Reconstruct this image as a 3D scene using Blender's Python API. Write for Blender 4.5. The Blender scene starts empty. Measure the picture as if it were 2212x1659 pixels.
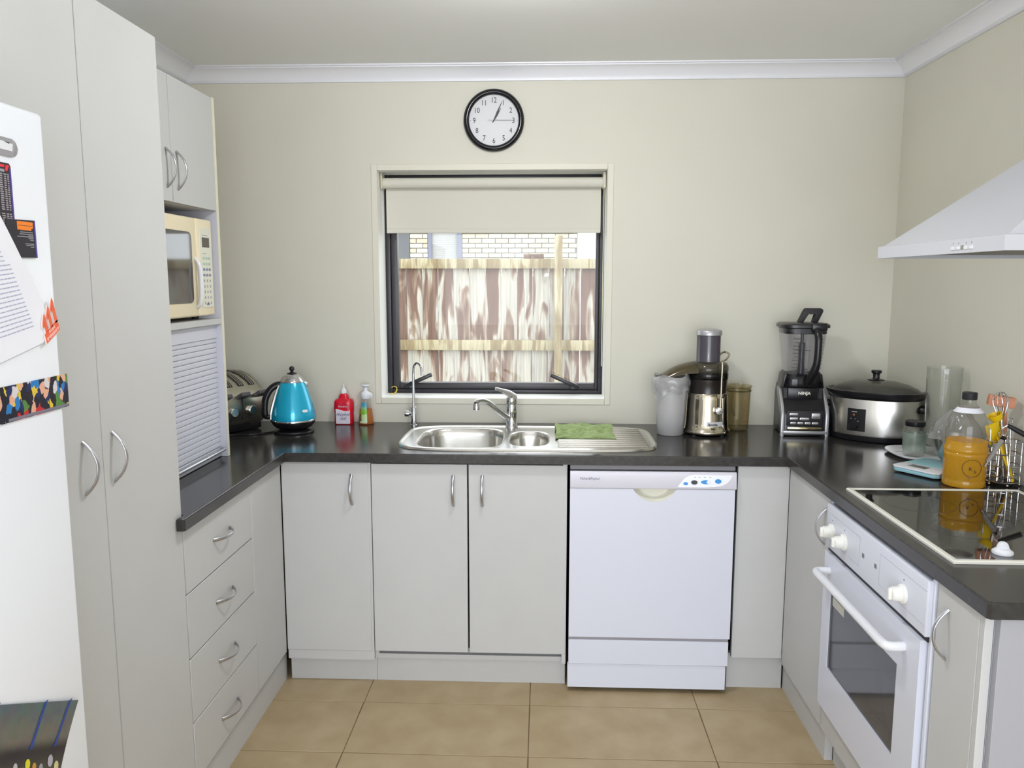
import bpy, bmesh, math, random
from mathutils import Vector, Matrix
random.seed(7)
D = bpy.data
S = bpy.context.scene
COL = S.collection
PI = math.pi

# ------------------------------------------------------------------ camera
CAM = Vector((0.0, -3.4262, 1.521))
YAW, PITCH, ROLL, FPX = 0.0398, 0.1300, 0.0007, 1707.5
def cam_axes():
    cy, sy, cp, sp = math.cos(YAW), math.sin(YAW), math.cos(PITCH), math.sin(PITCH)
    f = Vector((-sy*cp, cy*cp, -sp)); r = Vector((cy, sy, 0)); u = r.cross(f)
    r2 = r*math.cos(ROLL)+u*math.sin(ROLL); u2 = u*math.cos(ROLL)-r*math.sin(ROLL)
    return r2, u2, f
_r, _u, _f = cam_axes()
cd = D.cameras.new('camera'); cd.sensor_width = 36.0; cd.lens = FPX*36.0/2212.0
cd.clip_start = 0.02; cd.clip_end = 200
cam = D.objects.new('camera', cd); COL.objects.link(cam)
cam.matrix_world = Matrix(((_r.x, _u.x, -_f.x, CAM.x), (_r.y, _u.y, -_f.y, CAM.y), (_r.z, _u.z, -_f.z, CAM.z), (0, 0, 0, 1)))
S.camera = cam

# ------------------------------------------------------------------ world and lights
w = D.worlds.new('overcast_sky'); S.world = w; w.use_nodes = True
bg = w.node_tree.nodes['Background']
bg.inputs[0].default_value = (0.93, 0.97, 1.0, 1); bg.inputs[1].default_value = 3.0

def add_light(name, kind, loc, energy, color=(1, 1, 1), rot=(0, 0, 0), **kw):
    l = D.lights.new(name, kind); l.energy = energy; l.color = color
    for k, v in kw.items(): setattr(l, k, v)
    o = D.objects.new(name, l); COL.objects.link(o); o.location = loc; o.rotation_euler = rot
    return o
# the camera's own flash, beside the lens
add_light('camera_flash', 'POINT', CAM+Vector((0.022, 0.02, 0.05)), 13.5, (0.93, 0.97, 1.06), shadow_soft_size=0.012)
# daylight entering by the glazed doors at the back of the room, behind the camera
add_light('door_daylight', 'AREA', (0.0, -5.55, 1.12), 74, (0.90, 0.97, 1.10), (PI/2, 0, 0), shape='RECTANGLE', size=2.6, size_y=2.1)

S.view_settings.view_transform = 'Standard'
S.view_settings.look = 'None'
S.view_settings.exposure = 0.0
S.view_settings.gamma = 1.0
S.view_settings.use_curve_mapping = False
S.cycles.max_bounces = 10
S.cycles.transparent_max_bounces = 24
S.cycles.caustics_reflective = False
S.cycles.caustics_refractive = False
S.cycles.sample_clamp_indirect = 4.0
S.cycles.use_denoising = True

# ------------------------------------------------------------------ materials
def lin(c):
    return tuple(((v/255)/12.92 if v/255 <= 0.04045 else ((v/255+0.055)/1.055)**2.4) for v in c)
MATS = {}
def mat(name, rgb, rough=0.5, metal=0.0, spec=0.5, vary=0.0, vscale=20, bump=0.0, bscale=200, coat=0.0, trans=0.0, ior=1.45, emit=None, estr=0, stretch=None, rgb2=None, sheen=0, aniso=0):
    if name in MATS: return MATS[name]
    m = D.materials.new(name); m.use_nodes = True; nt = m.node_tree
    p = nt.nodes['Principled BSDF']
    col = lin(rgb)+(1,)
    p.inputs['Base Color'].default_value = col
    p.inputs['Roughness'].default_value = rough
    p.inputs['Metallic'].default_value = metal
    p.inputs['Specular IOR Level'].default_value = spec
    p.inputs['Coat Weight'].default_value = coat
    p.inputs['Coat Roughness'].default_value = 0.05
    p.inputs['Transmission Weight'].default_value = trans
    p.inputs['IOR'].default_value = ior
    p.inputs['Anisotropic'].default_value = aniso
    if emit: p.inputs['Emission Color'].default_value = lin(emit)+(1,); p.inputs['Emission Strength'].default_value = estr
    tc = nt.nodes.new('ShaderNodeTexCoord'); mp = nt.nodes.new('ShaderNodeMapping')
    if stretch: mp.inputs['Scale'].default_value = stretch
    nt.links.new(tc.outputs['Object'], mp.inputs[0])
    if vary or rgb2:
        n = nt.nodes.new('ShaderNodeTexNoise'); n.inputs['Scale'].default_value = vscale; n.inputs['Detail'].default_value = 5
        nt.links.new(mp.outputs[0], n.inputs[0])
        r = nt.nodes.new('ShaderNodeValToRGB')
        r.color_ramp.elements[0].position = 0.33; r.color_ramp.elements[1].position = 0.68
        if rgb2: a, b = lin(rgb), lin(rgb2)
        else: a = tuple(max(0, v*(1-vary)) for v in col[:3]); b = tuple(min(1, v*(1+vary)) for v in col[:3])
        r.color_ramp.elements[0].color = a+(1,); r.color_ramp.elements[1].color = b+(1,)
        nt.links.new(n.outputs[0], r.inputs[0]); nt.links.new(r.outputs[0], p.inputs['Base Color'])
    if bump:
        n2 = nt.nodes.new('ShaderNodeTexNoise'); n2.inputs['Scale'].default_value = bscale; n2.inputs['Detail'].default_value = 3
        nt.links.new(mp.outputs[0], n2.inputs[0])
        bp = nt.nodes.new('ShaderNodeBump'); bp.inputs['Strength'].default_value = bump; bp.inputs['Distance'].default_value = 0.002
        nt.links.new(n2.outputs[0], bp.inputs['Height']); nt.links.new(bp.outputs[0], p.inputs['Normal'])
    MATS[name] = m
    return m

def clear(name, tint, haze=0.1, hazecol=(220, 220, 215), rough=0.02, ior=1.45, vary=False, gloss=1.0):
    """thin clear plastic or glass: tinted transparency, a little haze, Fresnel gloss"""
    if name in MATS: return MATS[name]
    m = D.materials.new(name); m.use_nodes = True; nt = m.node_tree
    for n in list(nt.nodes): nt.nodes.remove(n)
    out = nt.nodes.new('ShaderNodeOutputMaterial')
    tr = nt.nodes.new('ShaderNodeBsdfTransparent'); tr.inputs[0].default_value = lin(tint)+(1,)
    df = nt.nodes.new('ShaderNodeBsdfDiffuse'); df.inputs[0].default_value = lin(hazecol)+(1,)
    tl = nt.nodes.new('ShaderNodeBsdfTranslucent'); tl.inputs[0].default_value = lin(hazecol)+(1,)
    dm = nt.nodes.new('ShaderNodeMixShader'); dm.inputs[0].default_value = 0.5
    nt.links.new(df.outputs[0], dm.inputs[1]); nt.links.new(tl.outputs[0], dm.inputs[2])
    m1 = nt.nodes.new('ShaderNodeMixShader'); m1.inputs[0].default_value = haze
    nt.links.new(tr.outputs[0], m1.inputs[1]); nt.links.new(dm.outputs[0], m1.inputs[2])
    if vary:
        tc = nt.nodes.new('ShaderNodeTexCoord'); n = nt.nodes.new('ShaderNodeTexNoise'); n.inputs['Scale'].default_value = 25
        mr = nt.nodes.new('ShaderNodeMapRange'); mr.inputs[3].default_value = haze*0.5; mr.inputs[4].default_value = min(1, haze*1.5)
        nt.links.new(tc.outputs['Object'], n.inputs[0]); nt.links.new(n.outputs[0], mr.inputs[0]); nt.links.new(mr.outputs[0], m1.inputs[0])
    gl = nt.nodes.new('ShaderNodeBsdfGlossy'); gl.inputs['Roughness'].default_value = rough
    lw = nt.nodes.new('ShaderNodeLayerWeight'); lw.inputs[0].default_value = 0.5
    pw = nt.nodes.new('ShaderNodeMath'); pw.operation = 'POWER'; pw.inputs[1].default_value = 4.5
    nt.links.new(lw.outputs['Facing'], pw.inputs[0])
    mu = nt.nodes.new('ShaderNodeMath'); mu.operation = 'MULTIPLY_ADD'; mu.inputs[1].default_value = 0.75*gloss; mu.inputs[2].default_value = ((ior-1)/(ior+1))**2*gloss
    nt.links.new(pw.outputs[0], mu.inputs[0])
    m2 = nt.nodes.new('ShaderNodeMixShader')
    nt.links.new(mu.outputs[0], m2.inputs[0]); nt.links.new(m1.outputs[0], m2.inputs[1]); nt.links.new(gl.outputs[0], m2.inputs[2])
    nt.links.new(m2.outputs[0], out.inputs[0])
    MATS[name] = m
    return m

M_wall = mat('cream_wall_paint', (213, 210, 196), 0.55, spec=0.25, vary=0.015, vscale=3, bump=0.05, bscale=350)
M_ceil = mat('ceiling_paint', (248, 248, 247), 0.8, spec=0.2, bump=0.05, bscale=300)
M_trimw = mat('white_trim_paint', (240, 240, 246), 0.45)
M_jamb = mat('white_jamb_paint', (246, 246, 242), 0.4)
M_cab = mat('cabinet_melamine', (193, 193, 192), 0.42, spec=0.35, vary=0.012, vscale=6, bump=0.12, bscale=700)
M_cabin = mat('cabinet_inner_melamine', (204, 205, 216), 0.45)
M_edge = mat('cream_edge_banding', (222, 218, 198), 0.4)
M_white = mat('white_enamel', (213, 216, 228), 0.22, bump=0.03, bscale=500)
M_white2 = mat('white_plastic', (224, 225, 230), 0.35)
M_fridge = mat('fridge_enamel', (240, 243, 250), 0.3, bump=0.1, bscale=900)
M_cream = mat('cream_plastic', (230, 217, 186), 0.35)
M_knob = mat('cream_knob_plastic', (232, 232, 226), 0.3)
M_top = mat('dark_laminate', (44, 42, 42), 0.17, spec=0.5, rgb2=(57, 55, 53), vscale=60, bump=0.02, bscale=400)
M_steel = mat('brushed_stainless', (200, 198, 194), 0.27, metal=1.0, vary=0.05, vscale=60, stretch=(1, 1, 0.05))
M_sink = mat('satin_stainless', (205, 203, 198), 0.24, metal=1.0, vary=0.03, vscale=40)
M_chrome = mat('chrome', (214, 214, 218), 0.06, metal=1.0)
M_satin = mat('satin_nickel', (196, 196, 202), 0.3, metal=1.0)
M_alu = mat('aluminium_trim', (190, 190, 194), 0.35, metal=0.9)
M_black = mat('black_plastic', (24, 23, 26), 0.28)
M_blackm = mat('matt_black', (34, 33, 36), 0.55)
M_blackf = mat('black_window_aluminium', (40, 38, 44), 0.35)
M_grey = mat('dark_grey_plastic', (84, 82, 86), 0.4)
M_silver = mat('silver_plastic', (176, 176, 178), 0.35, metal=0.5)
M_glassblk = mat('black_ceramic_glass', (10, 9, 9), 0.03, spec=0.6, coat=0.4)
M_ovenglass = mat('oven_door_glass', (70, 71, 76), 0.06, spec=0.7)
M_floor = mat('tile_terracotta_beige', (164, 143, 108), 0.42, rgb2=(178, 159, 126), vscale=7, bump=0.06, bscale=120)
M_grout = mat('grout', (132, 108, 80), 0.85)
M_red = mat('red_plastic', (206, 22, 46), 0.22)
M_pink = mat('label_pale', (222, 214, 224), 0.5)
M_navy = mat('ink_navy', (60, 62, 110), 0.6)
M_ink = mat('ink_dark', (40, 38, 44), 0.6)
M_inkg = mat('ink_grey', (150, 150, 158), 0.6)
M_paper = mat('paper_white', (232, 232, 240), 0.7, vary=0.01)
M_inkblue = mat('ink_pale_blue', (170, 176, 200), 0.7)
M_teal = mat('teal_metallic_paint', (16, 172, 208), 0.2, metal=0.25, coat=0.6)
M_orange = mat('orange_ink', (236, 128, 30), 0.5)
M_magnet = mat('orange_red_vinyl', (226, 104, 72), 0.35)
M_yellow = mat('yellow_nylon', (240, 200, 20), 0.4)
M_wood = mat('reddish_beech', (206, 140, 108), 0.6, vary=0.15, vscale=14, stretch=(1, 1, 6))
M_green = mat('green_microfibre', (122, 142, 88), 0.95, rgb2=(160, 178, 122), vscale=35, bump=1.0, bscale=260)
M_blue = mat('blue_button', (40, 136, 206), 0.3)
M_tealp = mat('pale_teal_plastic', (150, 196, 206), 0.4)
M_lcd = mat('lcd_grey', (112, 112, 108), 0.25)
M_gold = mat('yellow_wire', (214, 190, 70), 0.5)
M_blind = mat('cream_blind_fabric', (212, 209, 196), 0.85, bump=0.1, bscale=900)
M_bag = clear('thin_poly_bag', (244, 244, 244), 0.36, (224, 224, 224), 0.12, 1.5, vary=True)
M_clear = clear('clear_plastic', (249, 250, 249), 0.05, (215, 215, 210), 0.03, 1.45)
M_clear2 = clear('clear_blender_plastic', (250, 250, 252), 0.05, (205, 205, 212), 0.03, 1.45)
M_smoke = clear('smoky_plastic', (170, 166, 152), 0.2, (150, 144, 126), 0.06, 1.45)
M_smoke2 = clear('dark_smoky_plastic', (50, 48, 46), 0.45, (44, 42, 40), 0.08, 1.45)
M_amber = clear('amber_jug_plastic', (243, 239, 226), 0.10, (186, 178, 150), 0.04, 1.42)
M_pane = clear('window_glass', (252, 253, 253), 0.0, rough=0.0, ior=1.5, gloss=0.4)
M_lid = clear('lid_glass', (205, 205, 200), 0.42, (140, 138, 130), 0.03, 1.5)
M_syrup = clear('orange_cordial', (255, 206, 50), 0.78, (255, 206, 10), 0.04, 1.35, gloss=0.4)
M_soap = clear('amber_soap', (248, 196, 120), 0.55, (246, 164, 72), 0.04, 1.35, gloss=0.4)
M_microglass = mat('microwave_window', (34, 32, 34), 0.05, spec=0.8, coat=0.6)

# ------------------------------------------------------------------ mesh building
class MB:
    def __init__(self): self.bm = bmesh.new()
    def _merge(self, tb, mtx=None):
        if mtx is not None: bmesh.ops.transform(tb, matrix=mtx, verts=tb.verts)
        bmesh.ops.recalc_face_normals(tb, faces=tb.faces)
        me = D.meshes.new('t'); tb.to_mesh(me); tb.free(); self.bm.from_mesh(me); D.meshes.remove(me)
        return self
    def box(self, x0, y0, z0, x1, y1, z1, bev=0.0, seg=2, mtx=None):
        tb = bmesh.new()
        vs = [tb.verts.new((x, y, z)) for x in (min(x0, x1), max(x0, x1)) for y in (min(y0, y1), max(y0, y1)) for z in (min(z0, z1), max(z0, z1))]
        for f in ((0, 1, 3, 2), (4, 6, 7, 5), (0, 4, 5, 1), (2, 3, 7, 6), (0, 2, 6, 4), (1, 5, 7, 3)):
            tb.faces.new([vs[i] for i in f])
        if bev: bmesh.ops.bevel(tb, geom=list(tb.edges), offset=bev, segments=seg, affect='EDGES', profile=0.5, clamp_overlap=True)
        return self._merge(tb, mtx)
    def rings(self, rings, cap0=True, cap1=True, mtx=None):
        """loft closed rings of equal vertex count"""
        tb = bmesh.new(); R = [[tb.verts.new(p) for p in r] for r in rings]; n = len(R[0])
        for a, b in zip(R, R[1:]):
            for i in range(n):
                try: tb.faces.new((a[i], a[(i+1) % n], b[(i+1) % n], b[i]))
                except ValueError: pass
        if cap0: tb.faces.new(R[0][::-1])
        if cap1: tb.faces.new(R[-1])
        bmesh.ops.remove_doubles(tb, verts=tb.verts, dist=1e-6)
        return self._merge(tb, mtx)
    def lathe(self, prof, c=(0, 0, 0), seg=40, sx=1.0, sy=1.0, cap0=True, cap1=True, mtx=None):
        rs = [[(c[0]+max(r, 1e-5)*sx*math.cos(2*PI*i/seg), c[1]+max(r, 1e-5)*sy*math.sin(2*PI*i/seg), c[2]+z) for i in range(seg)] for r, z in prof]
        return self.rings(rs, cap0, cap1, mtx)
    def sup(self, prof, c=(0, 0, 0), seg=48, n=4.0, mtx=None, cap0=True, cap1=True):
        """superellipse lathe: prof = [(rx, ry, z)]"""
        rs = []
        for rx, ry, z in prof:
            ring = []
            for i in range(seg):
                a = 2*PI*i/seg; ca, sa = math.cos(a), math.sin(a)
                ring.append((c[0]+rx*math.copysign(abs(ca)**(2/n), ca), c[1]+ry*math.copysign(abs(sa)**(2/n), sa), c[2]+z))
            rs.append(ring)
        return self.rings(rs, cap0, cap1, mtx)
    def tube(self, pts, r, seg=10, smooth=0, closed=False, caps=True, flat=1.0, mtx=None):
        pts = [Vector(p) for p in pts]
        rad = list(r) if isinstance(r, (list, tuple)) else [r]*len(pts)
        if smooth:
            P, Q = [], []; n = len(pts); rng = n if closed else n-1
            for i in range(rng):
                p0 = pts[(i-1) % n] if (closed or i > 0) else pts[0]*2-pts[1]
                p1, p2 = pts[i], pts[(i+1) % n]
                p3 = pts[(i+2) % n] if (closed or i+2 < n) else pts[-1]*2-pts[-2]
                for k in range(smooth):
                    t = k/smooth
                    P.append(0.5*((2*p1)+(p2-p0)*t+(2*p0-5*p1+4*p2-p3)*t*t+(3*p1-p0-3*p2+p3)*t**3))
                    Q.append(rad[i]*(1-t)+rad[(i+1) % n]*t)
            if not closed: P.append(pts[-1]); Q.append(rad[-1])
            pts, rad = P, Q
        n = len(pts); tan = []
        for i in range(n):
            a = pts[(i-1) % n] if (closed or i > 0) else pts[i]
            b = pts[(i+1) % n] if (closed or i < n-1) else pts[i]
            t = b-a; tan.append(t.normalized() if t.length > 1e-9 else Vector((0, 0, 1)))
        nv = tan[0].orthogonal().normalized(); rs = []
        for i in range(n):
            nv = (nv-tan[i]*nv.dot(tan[i])).normalized(); bv = tan[i].cross(nv)
            rs.append([pts[i]+nv*rad[i]*math.cos(2*PI*k/seg)+bv*rad[i]*flat*math.sin(2*PI*k/seg) for k in range(seg)])
        if closed:
            rs.append(rs[0]); return self.rings(rs, False, False, mtx)
        return self.rings(rs, caps, caps, mtx)
    def prism(self, poly, d0, d1, plane='XY', bev=0.0, seg=2, mtx=None):
        """extrude a 2D outline; plane names the outline's axes"""
        def P(a, b, d):
            return {'XY': (a, b, d), 'XZ': (a, d, b), 'YZ': (d, a, b)}[plane]
        tb = bmesh.new(); A = [tb.verts.new(P(a, b, d0)) for a, b in poly]; B = [tb.verts.new(P(a, b, d1)) for a, b in poly]; n = len(poly)
        fa = tb.faces.new(A); fb = tb.faces.new(B[::-1])
        for i in range(n): tb.faces.new((A[i], B[i], B[(i+1) % n], A[(i+1) % n]))
        if bev:
            es = [e for e in tb.edges if e in set(fa.edges) | set(fb.edges)]
            bmesh.ops.bevel(tb, geom=es, offset=bev, segments=seg, affect='EDGES', profile=0.5, clamp_overlap=True)
        bmesh.ops.triangulate(tb, faces=[f for f in tb.faces if len(f.verts) > 4])
        return self._merge(tb, mtx)
    def ball(self, c, r, seg=16, sz=1.0):
        return self.lathe([(r*math.sin(PI*i/8), -r*sz*math.cos(PI*i/8)) for i in range(9)], c, seg, cap0=False, cap1=False)
    def quadfn(self, f, nu, nv):
        tb = bmesh.new(); G = [[tb.verts.new(f(i/nu, j/nv)) for j in range(nv+1)] for i in range(nu+1)]
        for i in range(nu):
            for j in range(nv): tb.faces.new((G[i][j], G[i+1][j], G[i+1][j+1], G[i][j+1]))
        me = D.meshes.new('t'); tb.to_mesh(me); tb.free(); self.bm.from_mesh(me); D.meshes.remove(me)
        return self
    def mesh(self, name, m, angle=38):
        me = D.meshes.new(name); self.bm.to_mesh(me); self.bm.free()
        me.polygons.foreach_set('use_smooth', [True]*len(me.polygons))
        me.set_sharp_from_angle(angle=math.radians(angle))
        me.materials.append(m)
        return me
    def build(self, name, m, parent=None, world=True, angle=38, loc=None, rot=None):
        me = self.mesh(name, m, angle)
        return place(name, me, parent, world, loc, rot)

WM = {}
def place(name, me, parent=None, world=False, loc=None, rot=None):
    o = D.objects.new(name, me); COL.objects.link(o)
    pw = WM.get(parent.name, Matrix.Identity(4)) if parent else Matrix.Identity(4)
    lm = Matrix.Identity(4)
    if world and parent: me.transform(pw.inverted())
    if loc is not None or rot is not None:
        lm = Matrix.Translation(Vector(loc or (0, 0, 0))) @ (rot.to_4x4() if isinstance(rot, Matrix) else Matrix.Rotation(rot or 0, 4, 'Z'))
        if parent and not world: lm = pw.inverted() @ lm          # given in world coordinates
    if parent: o.parent = parent
    o.matrix_basis = lm
    WM[o.name] = pw @ lm
    return o

def tag(o, label, cat, group=None):
    o['label'] = label; o['category'] = cat
    if group: o['group'] = group
    return o
def thing(name, label, cat, loc=(0, 0, 0), rz=0.0, group=None):
    o = D.objects.new(name, None); COL.objects.link(o); o.empty_display_size = 0.05
    o.location = loc; o.rotation_euler = (0, 0, rz)
    WM[o.name] = Matrix.Translation(Vector(loc)) @ Matrix.Rotation(rz, 4, 'Z')
    return tag(o, label, cat, group)
def struct(o, label=None):
    o['kind'] = 'structure'
    if label: o['label'] = label
    return o
def L(parent):
    """world matrix of a thing, to place meshes given in its local coordinates"""
    return WM[parent.name]

FONTDG = []
def text(body, size, loc, xd, yd, m, parent, align='CENTER', name='lettering', shear=0.0, sx=1.0, depth=0.0003, bold=0.0):
    c = D.curves.new('txt', 'FONT'); c.body = body; c.size = size; c.align_x = align; c.align_y = 'CENTER'; c.extrude = depth; c.shear = shear; c.offset = bold
    c.resolution_u = 3
    o = D.objects.new('txt', c); COL.objects.link(o)
    dg = bpy.context.evaluated_depsgraph_get()
    me = D.meshes.new_from_object(o.evaluated_get(dg)); D.objects.remove(o); D.curves.remove(c)
    xd = Vector(xd).normalized(); yd = Vector(yd).normalized(); zd = xd.cross(yd)
    mtx = Matrix(((xd.x*sx, yd.x, zd.x, loc[0]), (xd.y*sx, yd.y, zd.y, loc[1]), (xd.z*sx, yd.z, zd.z, loc[2]), (0, 0, 0, 1)))
    me.transform(mtx); me.materials.clear(); me.materials.append(m); me.name = name
    return place(name, me, parent, True)
XF = ((1, 0, 0), (0, 0, 1))      # print on a face that looks towards the camera (-Y)
XL = ((0, 1, 0), (0, 0, 1))      # on a face looking to +X
XR = ((0, -1, 0), (0, 0, 1))     # on a face looking to -X

def rrect(y0, z0, y1, z1, r, n=5):
    P_ = []
    for cy_, cz_, a0 in ((y1-r, z0+r, -PI/2), (y1-r, z1-r, 0), (y0+r, z1-r, PI/2), (y0+r, z0+r, PI)):
        P_ += [(cy_+r*math.cos(a0+PI/2*k/n), cz_+r*math.sin(a0+PI/2*k/n)) for k in range(n+1)]
    return P_
# bow handle, shared mesh
def bow_mesh(Lh=0.114, out=0.03, wd=0.010, th=0.005, horizontal=False):
    rs = []; N = 18
    for i in range(N+1):
        a = -1+2*i/N; u = a*Lh/2; o = out*(1-abs(a)**2.2)
        du, do = Lh/2, -out*2.2*abs(a)**1.2*(1 if a > 0 else -1)
        t = Vector((0, -do, du)).normalized(); nrm = Vector((0, -t.z, t.y))
        k = 1.0+0.25*abs(a)**3
        rs.append([Vector((0, -o, u))+nrm*th*0.5*k*math.cos(q*PI/5)+Vector((1, 0, 0))*wd*0.5*k*math.sin(q*PI/5) for q in range(10)])
    b = MB().rings(rs)
    if horizontal: bmesh.ops.transform(b.bm, matrix=Matrix.Rotation(PI/2, 4, 'Y'), verts=b.bm.verts)
    return b.mesh('handle', M_satin, 60)
BOWV = bow_mesh(); BOWH = bow_mesh(0.122, 0.03, horizontal=True)
FACE_ROT = {'-Y': 0.0, '+X': PI/2, '-X': -PI/2}
def handle(parent, loc, face, horizontal=False):
    return place('handle', BOWH if horizontal else BOWV, parent, False, loc, FACE_ROT[face])

# ================================================================== SETTING
XLW, XRW, CEIL = -1.522, 1.472, 2.40
YB = -5.6
fl = struct(MB().box(XLW-0.1, YB, -0.12, XRW+0.1, 0.2, -0.004).build('floor', M_grout))
tile_me = MB().box(-0.300, -0.1548, -0.012, 0.300, 0.1548, 0.0, 0.0012, 1).mesh('tile', M_floor)
for i in range(4):
    for j in range(13):
        place('tile', tile_me, fl, False, (-0.645+0.603*(i-0.5), -0.745-0.3125*(j-0.5), 0.0))
struct(MB().box(XLW-0.1, YB, CEIL, XRW+0.1, 0.2, CEIL+0.1).build('ceiling', M_ceil))
WX0, WX1, WZ0, WZ1, WT = -0.712, 0.266, 1.009, 1.985, 0.20
o_ = MB()
for b in ((XLW-0.1, 0, 0, WX0-0.012, WT, CEIL), (WX1+0.012, 0, 0, XRW+0.1, WT, CEIL), (WX0-0.012, 0, 0, WX1+0.012, WT, WZ0-0.012), (WX0-0.012, 0, WZ1+0.012, WX1+0.012, WT, CEIL)):
    o_.box(*b)
struct(o_.build('wall_back', M_wall))
struct(MB().box(XRW, YB, 0, XRW+0.12, WT, CEIL).build('wall_right', M_wall))
struct(MB().box(XLW-0.12, YB, 0, XLW, WT, CEIL).build('wall_left', M_wall))
o_ = MB()
for b in ((XLW, YB-0.12, 0, -1.34, YB, CEIL), (1.30, YB-0.12, 0, XRW, YB, CEIL), (-1.34, YB-0.12, 2.2, 1.30, YB, CEIL)): o_.box(*b)
struct(o_.build('wall_rear', M_wall))

# cove cornice, mitred, along left, back and right walls
prof = [(0.0, 2.345), (0.010, 2.345), (0.012, 2.352), (0.016, 2.358), (0.024, 2.366), (0.036, 2.376), (0.050, 2.384), (0.064, 2.389), (0.070, 2.390), (0.070, 2.394), (0.080, 2.395), (0.082, 2.401), (0.0, 2.401)]
def cornice(name, fn, a, b):
    rs = [[fn(t, d, z) for d, z in prof] for t in (a, b)]
    o = MB().rings(rs).build(name, M_trimw, angle=50); struct(o)
def miter(fn):
    return MB().rings([[fn(0, d, z) for d, z in prof], [fn(1, d, z) for d, z in prof]])
struct(miter(lambda t, d, z: ((XLW+d, -d, z) if t == 0 else (XRW-d, -d, z))).build('trim_1', M_trimw, angle=50), 'white coved cornice along the back wall')
struct(miter(lambda t, d, z: ((XRW-d, -d, z) if t == 0 else (XRW-d, YB, z))).build('trim_2', M_trimw, angle=50), 'white coved cornice along the right wall')
struct(miter(lambda t, d, z: ((XLW+d, -d, z) if t == 0 else (XLW+d, YB, z))).build('trim_3', M_trimw, angle=50), 'white coved cornice along the left wall')
# flat border around the window
o_ = MB(); bw = 0.026
for b in ((WX0-bw, WZ0-bw, WX0, WZ1+bw), (WX1, WZ0-bw, WX1+bw, WZ1+bw), (WX0, WZ0-bw, WX1, WZ0), (WX0, WZ1, WX1, WZ1+bw)):
    o_.box(b[0], -0.004, b[1], b[2], 0.002, b[3], 0.0015, 1)
struct(o_.build('trim_4', mat('border_paint', (218, 214, 198), 0.45)), 'flat cream border around the window opening')

# window
win = D.objects.new('window_1', None); COL.objects.link(win); win.location = (-0.223, 0.0, WZ0); WM[win.name] = Matrix.Translation(win.location)
struct(win, 'black aluminium awning window in a white timber reveal')
o_ = MB()
for b in ((WX0-0.012, WZ0-0.012, WX0, WZ1+0.012), (WX1, WZ0-0.012, WX1+0.012, WZ1+0.012), (WX0, WZ0-0.012, WX1, WZ0), (WX0, WZ1, WX1, WZ1+0.012)):
    o_.box(b[0], 0.0, b[1], b[2], 0.16, b[3])
o_.build('jamb', M_jamb, win)
def frame(mb, x0, z0, x1, z1, y0, y1, l, r, b, t, bev=0.002):
    mb.box(x0, y0, z0, x0+l, y1, z1, bev); mb.box(x1-r, y0, z0, x1, y1, z1, bev)
    mb.box(x0+l, y0, z0, x1-r, y1, z0+b, bev); mb.box(x0+l, y0, z1-t, x1-r, y1, z1, bev)
    return mb
frame(MB(), WX0, WZ0, WX1, WZ1, 0.145, 0.21, 0.022, 0.018, 0.018, 0.02).build('window_frame', M_blackf, win)
frame(MB(), WX0+0.022, WZ0+0.018, WX1-0.018, WZ1-0.02, 0.158, 0.2, 0.03, 0.016, 0.03, 0.03, 0.004).build('sash', mat('sash_aluminium', (58, 55, 58), 0.35), win)
MB().box(WX0+0.045, 0.178, WZ0+0.04, WX1-0.03, 0.181, WZ1-0.04).build('pane', M_pane, win)
for sx_, x_ in ((1, -0.617), (-1, 0.142)):
    h = MB(); h.box(x_-0.02, 0.146, 1.028, x_+0.02, 0.160, 1.046, 0.003)
    h.box(-0.004, -0.010, -0.009, 0.132, 0.006, 0.009, 0.003, mtx=Matrix.Translation((x_-sx_*0.012, 0.140, 1.043)) @ Matrix.Rotation(PI if sx_ < 0 else 0, 4, 'Z') @ Matrix.Rotation(-0.42, 4, 'Y'))
    h.build('window_catch', M_black, win)

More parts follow.
